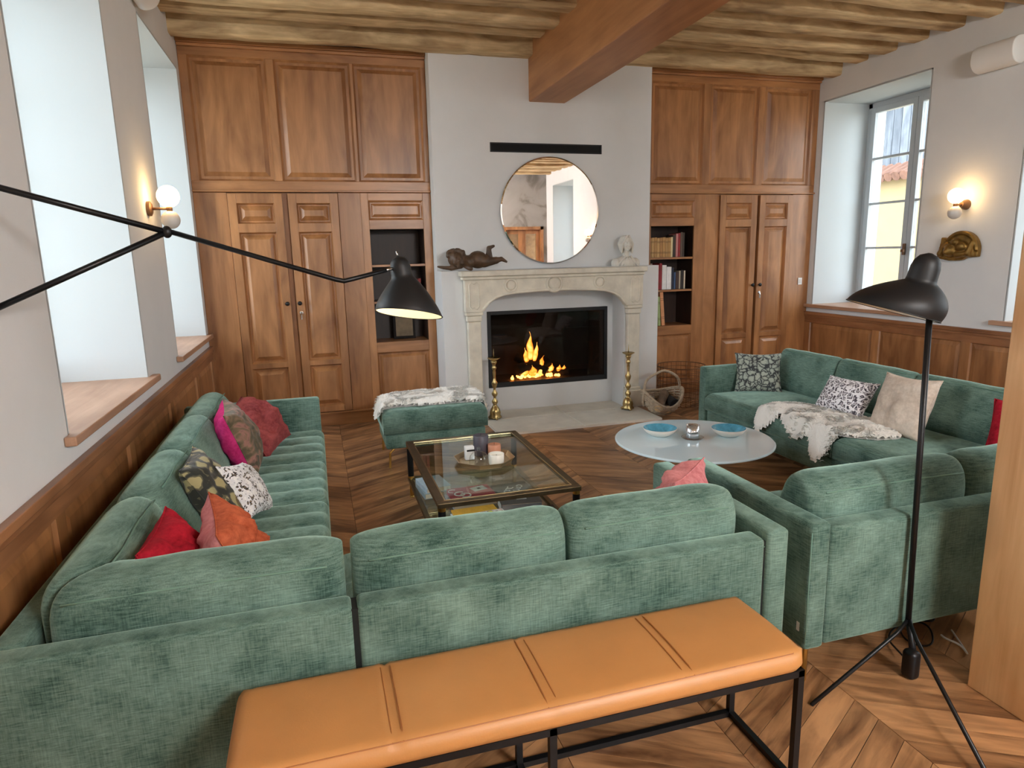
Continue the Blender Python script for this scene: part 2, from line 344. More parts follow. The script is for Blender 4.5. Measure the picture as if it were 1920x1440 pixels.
# floor: chevron parquet
fl = mark(obj('floor', bx(XL-.85, XR+.85, YF-.3, 7.15, -.15, -.012), M['floorbase'])); tag(fl, 'chevron parquet floor of mixed brown oak planks', kind='structure')
PW, SW, X0A, TA = .105, .54, .13, math.tan(radians(30))
def plank_geo(bm, x, y, w, sgn, uvl):
    s = TA*w*sgn; g = .0012
    pts = [(x+g, y+g), (x+w-g, y+s+g), (x+w-g, y+s+PW-g), (x+g, y+PW-g)]
    b = [bm.verts.new((px, py, -.012)) for px, py in pts]; t = [bm.verts.new((px, py, 0)) for px, py in pts]
    ou, ov = random.random()*20, random.random()*20
    f = bm.faces.new(t)
    for l, (u, v) in zip(f.loops, ((0, 0), (.62, 0), (.62, .09), (0, .09))): l[uvl].uv = (u+ou, v+ov)
    for i in range(4):
        f2 = bm.faces.new((b[i], b[(i+1) % 4], t[(i+1) % 4], t[i]))
        for l in f2.loops: l[uvl].uv = (ou, ov)
proto = {}
for sg in (1, -1):
    b_ = BM(); uvl = b_.loops.layers.uv.new('UVMap'); plank_geo(b_, 0, 0, SW, sg, uvl)
    me = bpy.data.meshes.new('plank'); bmesh.ops.recalc_face_normals(b_, faces=b_.faces); b_.to_mesh(me); b_.free(); me.materials.append(M['floor']); proto[sg] = me
def plank_seen(x, y):
    if 2.55 < y < 6.35 and -.1 < x < 3.15:
        if .45 < x < 1.2 and 5.0 < y < 5.5: return False
        if 1.45 < x < 3.1 and y > 5.45: return False
        if x > 1.9 and y < 3.0: return False
        if x < 0.75 and y > 6.45: return False
        return True
    if 1.1 < y < 2.0 and .35 < x < 2.3: return True
    return 3.1 <= x < 3.9 and 4.85 < y < 6.3
rest = BM(); uvl = rest.loops.layers.uv.new('UVMap'); npl = 0
k0 = int((XL-X0A)/SW)-2
for k in range(k0, 14):
    x = X0A+k*SW; sg = 1 if k % 2 == 0 else -1
    if x > XR+.5: continue
    for j in range(-36, 72):
        y = j*PW + (0 if sg > 0 else TA*SW)
        yc = y+TA*SW*sg/2+PW/2
        if yc > 6.85 or yc < YF-.2: continue
        if plank_seen(x+SW/2, yc) and npl < 300:
            o = bpy.data.objects.new('plank', proto[sg]); o.location = (x, y, 0); link(o, fl); npl += 1
        else: plank_geo(rest, x, y, SW, sg, uvl)
tag(obj('plank_field', rest, M['floor'], fl), 'parquet planks under and behind the furniture', kind='stuff')

# ceiling: boards, rough joists and the main beam
ce = mark(obj('ceiling', bx(XL-.85, XR+.85, YF-.3, 7.15, ZC, 3.9), M['boards'])); tag(ce, 'old timber ceiling with rough oak joists', kind='structure')
def joist(y, w, h, zb, seed, mat):
    bm = BM(); n = 60; rings = []
    for i in range(n+1):
        x = XL-.1+(XR-XL+.2)*i/n
        def nz(a, b=0.): return noise.noise(Vector((x*1.3, seed*3.1+a, b)))
        wob = .035*noise.noise(Vector((x*.5, seed*5.3, 1.7))); sag = .02*noise.noise(Vector((x*.45, seed*2.2, 9.)))
        y0 = y-w/2+wob+.022*nz(0)+.008*noise.noise(Vector((x*9, seed, 3))); y1 = y+w/2+wob+.022*nz(7)
        z0 = zb+sag+.016*nz(13)+.006*noise.noise(Vector((x*11, seed, 5))); ch = .010+.006*nz(21)
        rings.append([bm.verts.new(p) for p in ((x, y0, ZC+.01), (x, y0-.004, (z0+ZC)/2), (x, y0+.004, z0+ch), (x, y0+ch+.01, z0), (x, y1-ch-.01, z0+.004*nz(2)), (x, y1-.004, z0+ch), (x, y1, ZC+.01))])
    for i in range(n): ring_faces(bm, rings[i], rings[i+1])
    bm.faces.new(rings[0]); bm.faces.new(rings[-1])
    o = obj('joist', bm, mat, ce, smooth=True); o.modifiers.new('s', 'EDGE_SPLIT').split_angle = radians(38); return o
for k in range(27):
    y = 6.26-.345*k
    if y < YF+.1: break
    joist(y, .185+.03*random.uniform(-1, 1), .16, (3.40 if k == 0 else 3.455)+random.uniform(-.012, .012), k+1, M['joist'])
obj('main_beam', bx(2.085, 2.455, YF, 6.34, 3.02, ZC+.01), M['beam'], ce, bevel=.012)['label'] = 'massive squared timber beam'

# windows
def make_window(n, side, a, b, label, glassview=True):
    s = 1 if side == 'R' else -1
    xw = XR if s > 0 else XL; X = lambda d: xw+s*d
    w = thing('window_%d' % n, label, None, (xw, (a+b)/2, WZ0), kind='structure')
    def B(bm, d0, d1, y0, y1, z0, z1): return box(bm, min(X(d0), X(d1)), max(X(d0), X(d1)), y0, y1, z0, z1)
    # reveal lining
    rv = BM(); B(rv, .0, .85, a-.004, a+.012, WZ0, WZ1); B(rv, .0, .85, b-.012, b+.004, WZ0, WZ1); B(rv, .0, .85, a, b, WZ1-.012, WZ1+.004)
    obj('reveal', rv, M['reveal'], w)
    sl = prism(BM(), [(-.045, a-.06), (-.001, a-.06), (-.001, a+.002), (.85, a+.002), (.85, b-.002), (-.001, b-.002), (-.001, b+.10), (-.045, b+.10)], lambda u, v, d: Vector((X(u), v, d)), WZ0-.038, WZ0)
    obj('window_sill', sl, M['sill'], w, bevel=.006)
    z0, z1 = WZ0, WZ1-.012; a2, b2 = a+.012, b-.012; mid = (a+b)/2
    fr = BM(); t = .055
    B(fr, .60, .68, a2, a2+t, z0, z1); B(fr, .60, .68, b2-t, b2, z0, z1); B(fr, .60, .68, a2, b2, z1-t, z1); B(fr, .60, .68, a2, b2, z0, z0+t)
    obj('window_frame', fr, M['winframe'], w, bevel=.004)
    for (l0, l1) in ((a2+t, mid), (mid, b2-t)):
        st = BM(); q = .06
        B(st, .585, .645, l0+.002, l0+q, z0+t, z1-t); B(st, .585, .645, l1-q, l1-.002, z0+t, z1-t); B(st, .585, .645, l0+q, l1-q, z1-t-q, z1-t); B(st, .585, .645, l0+q, l1-q, z0+t, z0+t+q+.02)
        sash = obj('sash', st, M['winframe'], w, bevel=.004)
        g0, g1 = z0+t+q+.02, z1-t-q; nb = 4
        for i in range(1, nb):
            zz = g0+(g1-g0)*i/nb; bb = BM(); B(bb, .595, .635, l0+q, l1-q, zz-.012, zz+.012); obj('glazing_bar', bb, M['winframe'], sash)
        for i in range(nb):
            za, zb = g0+(g1-g0)*i/nb+.012, g0+(g1-g0)*(i+1)/nb-.012
            bb = BM(); B(bb, .612, .616, l0+q, l1-q, za, zb); obj('pane', bb, M['pane'], sash)
    h = BM(); B(h, .555, .585, mid-.012, mid+.012, 1.50, 1.62); B(h, .54, .565, mid-.02, mid+.02, 1.53, 1.56); obj('window_handle', h, M['brown_metal'], w, bevel=.003)
    ol = BM(); B(ol, .68, .85, a+.01, b-.01, WZ0-.01, WZ0+.015); obj('outer_sill', ol, M['stone'], w)
make_window(1, 'L', *WIN_L[0], 'deep recessed left window nearest the viewer with wooden sill')
make_window(2, 'L', *WIN_L[1], 'deep recessed left window beside the wooden cabinets')
make_window(3, 'R', *WIN_R[0], 'grey framed casement window on the right wall by the cabinets')
make_window(4, 'R', *WIN_R[1], 'recessed right window half hidden behind the wooden post')
make_window(5, 'R', *WIN_R[2], 'recessed right window beside the viewer')
make_window(6, 'R', *WIN_R[3], 'recessed right window near the rear wall')

# door in the rear wall (seen in the mirror)
dr = thing('door_1', 'wooden glazed double door in the rear wall', None, (4.92, YF, 0), kind='structure')
b_ = BM(); box(b_, 4.4, 4.47, YF-.2, YF+.03, 0, 2.25); box(b_, 5.38, 5.45, YF-.2, YF+.03, 0, 2.25); box(b_, 4.4, 5.45, YF-.2, YF+.03, 2.18, 2.25); obj('door_frame', b_, M['cab'], dr)
for xa in (4.47, 4.925):
    b_ = BM(); box(b_, xa, xa+.09, YF-.12, YF-.06, 0, 2.18); box(b_, xa+.365, xa+.455, YF-.12, YF-.06, 0, 2.18); box(b_, xa+.09, xa+.365, YF-.12, YF-.06, 2.08, 2.18); box(b_, xa+.09, xa+.365, YF-.12, YF-.06, 0, .5)
    d_ = obj('door_leaf', b_, M['cab'], dr)
    obj('pane', bx(xa+.09, xa+.365, YF-.092, YF-.088, .5, 2.08), M['tglass'], d_)
tag(obj('wall_corridor', bx(3.8, 6.2, YF-1.6, YF-1.5, 0, 2.6), M['beam']), 'dark corridor wall beyond the rear door', kind='structure')
tag(obj('wall_corridor_side', box(bx(3.8, 3.9, YF-1.5, YF-.4, 0, 2.6), 3.8, 6.2, YF-1.6, YF-.4, 2.6, 2.7), M['beam']), 'side and roof of the corridor beyond the rear door', kind='structure')
for n_, (xa, xb) in enumerate(WIN_FILL):
    w_ = thing('window_%d' % (n_+7), 'tall rear window behind the viewer, added to let in fill light', None, ((xa+xb)/2, YF, .4), kind='structure')
    b_ = BM(); box(b_, xa, xa+.06, YF-.25, YF-.18, .4, 3.3); box(b_, xb-.06, xb, YF-.25, YF-.18, .4, 3.3); box(b_, xa+.06, xb-.06, YF-.25, YF-.18, 3.24, 3.3); box(b_, xa+.06, xb-.06, YF-.25, YF-.18, .4, .46); box(b_, (xa+xb)/2-.04, (xa+xb)/2+.04, YF-.25, YF-.18, .46, 3.24)
    obj('window_frame', b_, M['winframe'], w_)
    for q0, q1 in ((xa+.06, (xa+xb)/2-.04), ((xa+xb)/2+.04, xb-.06)):
        for z_ in range(4): obj('pane', bx(q0, q1, YF-.217, YF-.213, .46+z_*.695, .46+(z_+1)*.695-.02), M['pane'], w_)
        for z_ in range(1, 4): obj('glazing_bar', bx(q0, q1, YF-.23, YF-.2, .46+z_*.695-.02, .46+z_*.695), M['winframe'], w_)

# wainscot
def raised(bm, to3, u0, u1, v0, v1, dep=.012, m1=.014, m2=.030, m3=.055, field=.004):
    """moulded recess with a raised field; d grows towards the viewer"""
    rects = [(0, 0), (m1, -dep), (m2, -dep), (m3, field)]
    R = []
    for ins, d in rects: R.append([bm.verts.new(to3(u, v, d)) for u, v in ((u0+ins, v0+ins), (u1-ins, v0+ins), (u1-ins, v1-ins), (u0+ins, v1-ins))])
    for i in range(3): ring_faces(bm, R[i], R[i+1])
    bm.faces.new(R[-1]); bk = [bm.verts.new(to3(u, v, -dep-.006)) for u, v in ((u0, v0), (u1, v0), (u1, v1), (u0, v1))]
    ring_faces(bm, bk, R[0]); bm.faces.new(bk); return bm
def wainscot(n, side, ztop, edges, y0, y1, label):
    s = 1 if side == 'L' else -1; xw = XL if s > 0 else XR
    w = thing('trim_%d' % n, label, None, (xw, y0, 0), kind='structure'); X = lambda d: xw+s*d
    def B(bm, d0, d1, a, b, c, d): return box(bm, min(X(d0), X(d1)), max(X(d0), X(d1)), a, b, c, d)
    b_ = BM(); B(b_, .0, .035, y0, y1, ztop-.035, ztop); B(b_, 0, .026, y0, y1, ztop-.06, ztop-.035); obj('cap_rail', b_, M['caby'], w, bevel=.004)
    b_ = BM(); B(b_, 0, .018, y0, y1, ztop-.125, ztop-.06); obj('top_rail', b_, M['caby'], w)
    b_ = BM(); B(b_, 0, .022, y0, y1, 0, .14); obj('bottom_rail', b_, M['caby'], w)
    es = [y0]+edges+[y1]; hw = .045
    for e in edges+[y1-hw, y0+hw]:
        b_ = BM(); B(b_, 0, .018, e-hw, e+hw, .14, ztop-.125); obj('stile', b_, M['cab'], w)
    cs = [y0+hw]+edges+[y1-hw]
    for i in range(len(cs)-1):
        a, b = cs[i]+hw, cs[i+1]-hw
        b_ = raised(BM(), lambda u, v, d: Vector((X(.018+d), u, v)), a, b, .14, ztop-.125, .014, .008, .016, .05, -.006); obj('panel', b_, M['cab'], w)
wainscot(1, 'L', .842, [-2., -1.05, -.1, .85, 1.75, 2.62, 3.62, 4.62, 5.62], YF, 6.5, 'dark wood wainscot panelling along the left wall')
wainscot(2, 'R', .868, [-2., -1.05, -.1, .85, 1.75, 2.62, 3.55, 4.45, 5.45], YF, 6.5, 'wood wainscot panelling along the right wall')
obj_ = tag(obj('wooden_post', bx(2.198, 2.62, 1.0, 1.615, 0, 3.385), M['post'], bevel=.004), 'pale knotty wooden post at the right edge of view', 'post')

# ------------------------------------------------------------------ built-in cabinets
YC = YB
def face(u, v, d): return Vector((u, YC-d, v))
def panel_at(parent, u0, u1, v0, v1, y=None, **k):
    yy = YC if y is None else y
    return obj('panel', raised(BM(), lambda u, v, d: Vector((u, yy-d, v)), u0, u1, v0, v1, **k), M['cab'], parent)
def rail(parent, name, x0, x1, z0, z1, y0=None, dep=.022, mat='cab', bevel=.003):
    yy = YC if y0 is None else y0
    return obj(name, bx(x0, x1, yy, yy+dep, z0, z1), M[mat], parent, bevel=bevel)
def framed(parent, x0, x1, z0, z1, panels, y=None, dep=.022):
    """face frame around rectangular openings that share one row: rails over and under, stiles between"""
    pz0, pz1 = panels[0][2], panels[0][3]
    rail(parent, 'rail', x0, x1, z0, pz0, y, dep, 'cabh'); rail(parent, 'rail', x0, x1, pz1, z1, y, dep, 'cabh')
    xs = [x0]+[v for p in panels for v in (p[0], p[1])]+[x1]
    for i in range(0, len(xs), 2):
        if xs[i+1]-xs[i] > .003: rail(parent, 'stile', xs[i], xs[i+1], pz0, pz1, y, dep)
def upper(x0, x1, ps, label):
    t = thing('upper_cabinet', label, 'cabinet', (x0, YC, 2.2), group='built-in wood cabinets')
    obj('carcass', bx(x0, x1, YC+.022, 6.94, 2.2, 3.40), M['cab'], t)
    framed(t, x0, x1, 2.215, 3.38, [(a, b, 2.295, 3.315) for a, b in ps])
    for a, b in ps: panel_at(t, a, b, 2.295, 3.315, dep=.026, m1=.018, m2=.032, m3=.075, field=-.001)
    b_ = BM(); box(b_, x0, x1, YC-.045, YC+.02, 3.405, 3.44); box(b_, x0, x1, YC-.025, YC+.02, 3.38, 3.405); obj('cornice', b_, M['cabh'], t, bevel=.006)
    b_ = BM(); box(b_, x0, x1, YC-.022, YC+.02, 2.198, 2.215); obj('ledge', b_, M['cabh'], t, bevel=.004)
upper(XL+.002, 1.133, [(-.89, -.265), (-.20, .447), (.475, 1.088)], 'upper wooden wall cabinet above left double doors with three panels')
upper(3.382, XR-.002, [(3.48, 4.09), (4.172, 4.765), (4.845, 5.457)], 'upper wooden wall cabinet right of the chimney with three panels')
def cupboard(x0, x1, doors, label, keyside):
    t = thing('double_door_cupboard', label, 'cupboard', (x0, YC, 0), group='built-in wood cabinets')
    obj('carcass', bx(x0, x1, YC+.03, 6.94, 0, 2.195), M['cab'], t)
    rail(t, 'stile', x0, doors[0][0]-.004, .135, 2.195); rail(t, 'stile', doors[1][1]+.004, x1, .135, 2.195)
    rail(t, 'plinth', x0, x1, 0, .12, YC-.006, .03, 'cabh'); rail(t, 'plinth_cap', x0, x1, .12, .137, YC-.018, .04, 'cabh')
    for i, (a, b) in enumerate(doors):
        y = YC-.022; s = .072; rows = [(.20, .605), (.655, 1.845), (1.925, 2.10)]
        fr = BM(); box(fr, a, a+s, y, YC+.025, .143, 2.185); box(fr, b-s, b, y, YC+.025, .143, 2.185)
        zz = [.143]+[v for r in rows for v in r]+[2.185]
        for j in range(0, len(zz), 2): box(fr, a+s, b-s, y, YC+.02, zz[j], zz[j+1])
        d = obj('door', fr, M['cab'], t, bevel=.003)
        for r in rows: panel_at(d, a+s, b-s, r[0], r[1], y=y, dep=.027, m1=.012, m2=.022, m3=.062, field=.001)
        kx = b-.03 if i == 0 else a+.03
        obj('knob', lathe(BM(), [(.008, 0), (.008, .012), (.018, .02), (.02, .03), (.012, .037)], (kx, y, 1.2), 14, Matrix.Rotation(pi/2, 3, 'X')), M['black'], d, smooth=True)
        if i == 1:
            b_ = lathe(BM(), [(.017, 0), (.017, .004), (.01, .006), (.01, .012)], (kx+.006, y, 1.11), 14, Matrix.Rotation(pi/2, 3, 'X'))
            tube(b_, [(kx+.006, y-.01, 1.11), (kx+.006, y-.022, 1.09), (kx+.006, y-.022, 1.05)], .008, 6); obj('lock_key', b_, plain('steel', srgb(200, 200, 200), .25, 1) if 'steel' not in M else M['steel'], d)
M['steel'] = plain('steel', srgb(205, 205, 205), .25, 1)
cupboard(XL+.002, .47, [(-.68, -.222), (-.172, .265)], 'tall wooden double-door cupboard behind the left sofa', 0)
cupboard(4.15, XR-.002, [(4.32, 4.79), (4.826, 5.265)], 'tall wooden double-door cupboard beside the right window', 1)
def bookcase(x0, x1, n0, n1, label):
    t = thing('open_bookcase', label, 'bookcase', (x0, YC, 0), group='built-in wood cabinets')
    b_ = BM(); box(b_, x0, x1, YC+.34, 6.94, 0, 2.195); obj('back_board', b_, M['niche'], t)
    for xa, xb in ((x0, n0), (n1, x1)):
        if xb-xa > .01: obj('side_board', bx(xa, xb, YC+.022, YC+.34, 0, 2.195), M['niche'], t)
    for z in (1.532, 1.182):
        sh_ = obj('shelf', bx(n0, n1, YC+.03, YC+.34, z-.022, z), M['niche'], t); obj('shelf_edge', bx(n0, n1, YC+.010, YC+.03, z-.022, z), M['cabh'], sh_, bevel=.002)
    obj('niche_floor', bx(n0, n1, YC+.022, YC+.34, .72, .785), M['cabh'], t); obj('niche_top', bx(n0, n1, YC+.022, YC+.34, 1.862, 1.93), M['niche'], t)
    for xa, xb in ((x0, n0), (n1, x1)):
        if xb-xa > .01: rail(t, 'stile', xa, xb, .135, 2.195)
    rail(t, 'rail', n0, n1, .685, .785, mat='cabh'); rail(t, 'rail', n0, n1, 1.862, 1.95, mat='cabh'); rail(t, 'rail', n0, n1, 2.125, 2.195, mat='cabh'); rail(t, 'rail', n0, n1, .135, .17, mat='cabh')
    panel_at(t, n0, n1, .17, .685, dep=.018, m1=.016, m2=.026, m3=.05); panel_at(t, n0, n1, 1.95, 2.125, dep=.018, m1=.016, m2=.026, m3=.05)
    rail(t, 'plinth', x0, x1, 0, .12, YC-.006, .03, 'cabh'); rail(t, 'plinth_cap', x0, x1, .12, .137, YC-.018, .04, 'cabh')
bookcase(.47, 1.133, .54, 1.052, 'open wooden bookcase niche left of the chimney breast')
bookcase(3.382, 4.15, 3.49, 4.012, 'open wooden bookcase niche with books right of the chimney breast')
sw = obj('light_switch', rbox(BM(), 5.40, 5.455, YC-.012, YC-.0005, 1.18, 1.26, .004), M['white'], smooth=False); tag(sw, 'small pale light switch on the right wooden cabinet', 'switch')
obj('rocker', bx(5.412, 5.443, YC-.016, YC-.012, 1.195, 1.245), M['globe_off'], sw, bevel=.002)

# books
CV = {}
def cover(c):
    if c not in CV: CV[c] = plain('book_cover_%d_%d_%d' % c, srgb(*c), .6, var=.12, vscale=30)
    return CV[c]
M['pages'] = plain('book_pages', srgb(226, 216, 196), .9)
def book(x, z, w, h, d, col, label, group, tilt=0, y=YC+.05):
    """upright book, spine to the room"""
    t = .003
    b_ = BM(); box(b_, 0, w, 0, t+.003, 0, h); box(b_, 0, t, t, d, 0, h); box(b_, w-t, w, t, d, 0, h)
    o = obj('book', b_, cover(col), bevel=.0015); o.location = (x, y, z); o.rotation_euler = (0, tilt, 0)
    tag(o, label, 'book', group)
    p = obj('pages', bx(t, w-t, .006, d-.004, .003, h-.003), M['pages'], o)
    for zz in ((.2, .25, .75, .8) if w > .02 and col[0] > 130 and col[2] < 120 else ()):
        obj('spine_band', bx(.001, w-.001, -.0012, .001, h*zz, h*zz+.004), cover((92, 62, 34)), o)
    return o
gx = 3.495; old = [(168, 128, 78), (188, 150, 96), (176, 134, 80), (196, 156, 100), (172, 126, 74), (190, 146, 88), (178, 138, 86), (182, 140, 84)]
ordn = ['first', 'second', 'third', 'fourth', 'fifth', 'sixth', 'seventh', 'eighth']
for i, c in enumerate(old):
    book(gx, 1.533, .0315, .205+.004*(i % 3), .15, c, 'old tan leather book on the top shelf, %s from the chimney' % ordn[i], 'old leather books on the top shelf'); gx += .0335
for w, h, c, l in ((.022, .215, (226, 206, 160), 'cream gilded book on the top shelf beside the tan leather row'), (.034, .235, (58, 46, 36), 'dark brown book on the top shelf beside the cream one'), (.026, .25, (196, 128, 124), 'dusty pink book on the top shelf'), (.024, .255, (150, 36, 40), 'red book standing on the top shelf'), (.026, .265, (96, 76, 62), 'tall brown book on the top shelf'), (.022, .26, (64, 54, 46), 'rightmost dark book on the top shelf')):
    book(gx, 1.533, w, h, .16, c, l, 'books on the top shelf'); gx += w+.0025
gx = 3.50
for w, h, c, l in ((.04, .285, (168, 140, 130), 'taupe book at the left end of the middle shelf'), (.045, .262, (206, 166, 160), 'pale pink book on the middle shelf'), (.034, .27, (178, 44, 46), 'red and white book on the middle shelf'), (.032, .285, (140, 30, 38), 'dark red book on the middle shelf'), (.052, .265, (230, 230, 228), 'thick white book on the middle shelf, left one'), (.058, .245, (238, 238, 238), 'thick white book on the middle shelf, right one'), (.026, .235, (30, 36, 58), 'navy book on the middle shelf'), (.022, .185, (60, 84, 120), 'small blue book on the middle shelf'), (.036, .19, (70, 46, 36), 'small brown book on the middle shelf'), (.018, .2, (180, 170, 150), 'thin beige book on the middle shelf'), (.036, .205, (40, 32, 30), 'black-brown book on the middle shelf'), (.018, .2, (222, 212, 190), 'thin cream book at the right end of the middle shelf')):
    book(gx, 1.183, w, h, .16, c, l, 'books on the middle shelf'); gx += w+.003
gx = 3.50
for w, h, c, l, tl in ((.05, .335, (60, 70, 74), 'grey-blue book on the bottom shelf', -.02), (.04, .325, (72, 116, 108), 'teal book on the bottom shelf', -.04), (.032, .32, (150, 168, 112), 'sage green book on the bottom shelf', -.05), (.04, .37, (214, 150, 104), 'tall orange book leaning on the bottom shelf', -.08)):
    book(gx, .787, w, h, .2, c, l, 'large books on the bottom shelf', tl, YC+.03); gx += w+.012
book(.985, 1.183, .028, .205, .14, (138, 40, 40), 'red book in the left bookcase niche, outer one', 'books in the left niche', y=YC+.09); book(.945, 1.183, .03, .2, .14, (120, 34, 36), 'dark red book in the left bookcase niche, inner one', 'books in the left niche', y=YC+.09)
pf = thing('picture_frame', 'dark framed picture in the bottom of the left bookcase niche', 'picture', (.84, YC+.2, .786))
obj('frame', bx(.73, .95, YC+.2, YC+.225, .786, 1.08), M['char'], pf, bevel=.004); obj('print', bx(.755, .925, YC+.197, YC+.2, .815, 1.05), plain('sepia_print', srgb(120, 104, 80), .6, var=.3, vscale=12), pf)

# ------------------------------------------------------------------ fireplace
mt = thing('fireplace_mantel', 'carved pale limestone fireplace mantel with three roundels', 'mantel', (2.25, 6.1, 0))
def mfront(u, v, d): return Vector((u, 6.12-d, v))
obj('mantel_shelf', bx(1.29, 3.19, 5.985, 6.118, 1.405, 1.458), M['stone'], mt, bevel=.012)
obj('shelf_moulding', bx(1.31, 3.17, 6.01, 6.118, 1.375, 1.405), M['stone'], mt, bevel=.01)
arch = [(1.335, 1.075), (1.50, 1.075), (1.515, 1.10), (1.56, 1.15), (1.63, 1.195), (1.72, 1.222), (1.85, 1.236), (2.05, 1.245), (2.24, 1.248), (2.43, 1.245), (2.63, 1.236), (2.76, 1.222), (2.85, 1.195), (2.92, 1.15), (2.965, 1.10), (2.98, 1.075), (3.165, 1.075), (3.165, 1.38), (1.335, 1.38)]
obj('lintel', prism(BM(), arch, mfront, .002, .085), M['stone'], mt, bevel=.004)
obj('arch_moulding', tube(BM(), [mfront(u, v+.012, .083) for u, v in arch[1:16]], .014, 8), M['stone'], mt, smooth=True)
for x, r in ((1.78, .056), (2.215, .076), (2.69, .056)):
    b_ = tube(BM(), [mfront(x+r*cos(a*pi/16), 1.316+r*sin(a*pi/16), .086) for a in range(32)], .012, 8, closed=True); rd = obj('roundel', b_, M['stone'], mt, smooth=True)
    obj('roundel_disc', lathe(BM(), [(r*.8, 0), (r*.78, .006), (r*.5, .010), (.004, .012)], mfront(x, 1.316, .085), 24, Matrix.Rotation(pi/2, 3, 'X')), M['stone'], rd, smooth=True)
for x0, x1 in ((1.355, 1.485), (3.01, 3.145)):
    xm = (x0+x1)/2; w = (x1-x0)/2-.02
    pth = [(xm-w, 1.13), (xm-w*.5, 1.105), (xm, 1.115), (xm+w*.5, 1.105), (xm+w, 1.13), (xm+w, 1.33), (xm+w*.5, 1.355), (xm, 1.34), (xm-w*.5, 1.355), (xm-w, 1.33)]
    obj('corner_panel', tube(BM(), [mfront(u, v, .086) for u, v in pth], .008, 6, closed=True), M['stone'], mt, smooth=True)
    obj('capital', box(box(BM(), x0-.02, x1+.02, 6.03, 6.118, 1.04, 1.074), x0-.008, x1+.008, 6.042, 6.118, .985, 1.04), M['stone'], mt, bevel=.012)
    obj('pilaster', bx(x0, x1, 6.055, 6.118, .2, .985), M['stone'], mt, bevel=.012)
    obj('pilaster_base', box(box(BM(), x0-.02, x1+.025, 6.025, 6.118, .026, .2), x0-.01, x1+.012, 6.04, 6.118, .2, .23), M['stone'], mt, bevel=.008)
fi = thing('fireplace_insert', 'black framed glass fireplace insert with a burning fire', 'fireplace', (2.285, 6.42, .265))
b_ = BM(); x0, x1, z0, z1 = 1.63, 2.94, .265, 1.043
box(b_, x0, x0+.035, 6.392, 6.44, z0, z1); box(b_, x1-.035, x1, 6.392, 6.44, z0, z1); box(b_, x0+.035, x1-.035, 6.392, 6.44, z1-.035, z1); box(b_, x0+.035, x1-.035, 6.392, 6.44, z0, z0+.05)
obj('door_frame', b_, M['blackm'], fi, bevel=.003)
obj('glass_door', bx(x0+.035, x1-.035, 6.41, 6.414, z0+.05, z1-.035), M['fglass'], fi)
b_ = BM(); box(b_, x0, x1, 6.86, 6.90, z0, z1); box(b_, x0, x0+.02, 6.44, 6.86, z0, z1); box(b_, x1-.02, x1, 6.44, 6.86, z0, z1); box(b_, x0, x1, 6.44, 6.86, z1-.02, z1); box(b_, x0, x1, 6.44, 6.86, z0, z0+.045)
obj('firebox', b_, M['firebox'], fi)
hb = BM()
H = mark(obj('hearth', box(bx(1.49, 3.12, 5.52, 6.044, .0, .014), 1.492, 2.996, 6.044, 6.396, .0, .014), M['grout'])); tag(H, 'pale limestone hearth of four slabs before the fireplace', 'hearth')
for xa, xb, ya, yb in ((1.492, 2.305, 5.522, 6.036), (2.323, 3.118, 5.522, 6.036), (1.494, 2.305, 6.052, 6.394), (2.323, 2.994, 6.052, 6.394)): obj('slab', bx(xa, xb, ya, yb, .012, .022), M['slab'], H, bevel=.002)
# burning logs and flames
def log(name, a, b, r, label, cat='log', m='log', group=None, parent=None):
    a, b = Vector(a), Vector(b); bm = BM(); n = 6; path = [a.lerp(b, i/n)+Vector((random.uniform(-1, 1), random.uniform(-1, 1), random.uniform(-1, 1)))*r*.08 for i in range(n+1)]
    tube(bm, path, [r*random.uniform(.93, 1.06) for _ in path], 10, caps=False); bm.verts.ensure_lookup_table()
    bm.faces.new(bm.verts[:10]).material_index = 1; bm.faces.new(bm.verts[-10:]).material_index = 1
    o = obj(name, bm, [M[m], M['logcut'] if m == 'log' else M[m]], parent, smooth=True)
    e = o.modifiers.new('b', 'EDGE_SPLIT'); e.split_angle = radians(50)
    return tag(o, label, cat, group)
log('burning_log', (1.98, 6.56, .40), (2.36, 6.66, .44), .062, 'charred burning log lying across the fire', m='char', group='burning logs')
log('burning_log', (2.02, 6.72, .52), (2.30, 6.52, .36), .05, 'charred burning log propped up at the left of the fire', m='char', group='burning logs')
log('burning_log', (2.22, 6.6, .345), (2.56, 6.56, .345), .035, 'thin charred log at the right of the fire', m='char', group='burning logs')
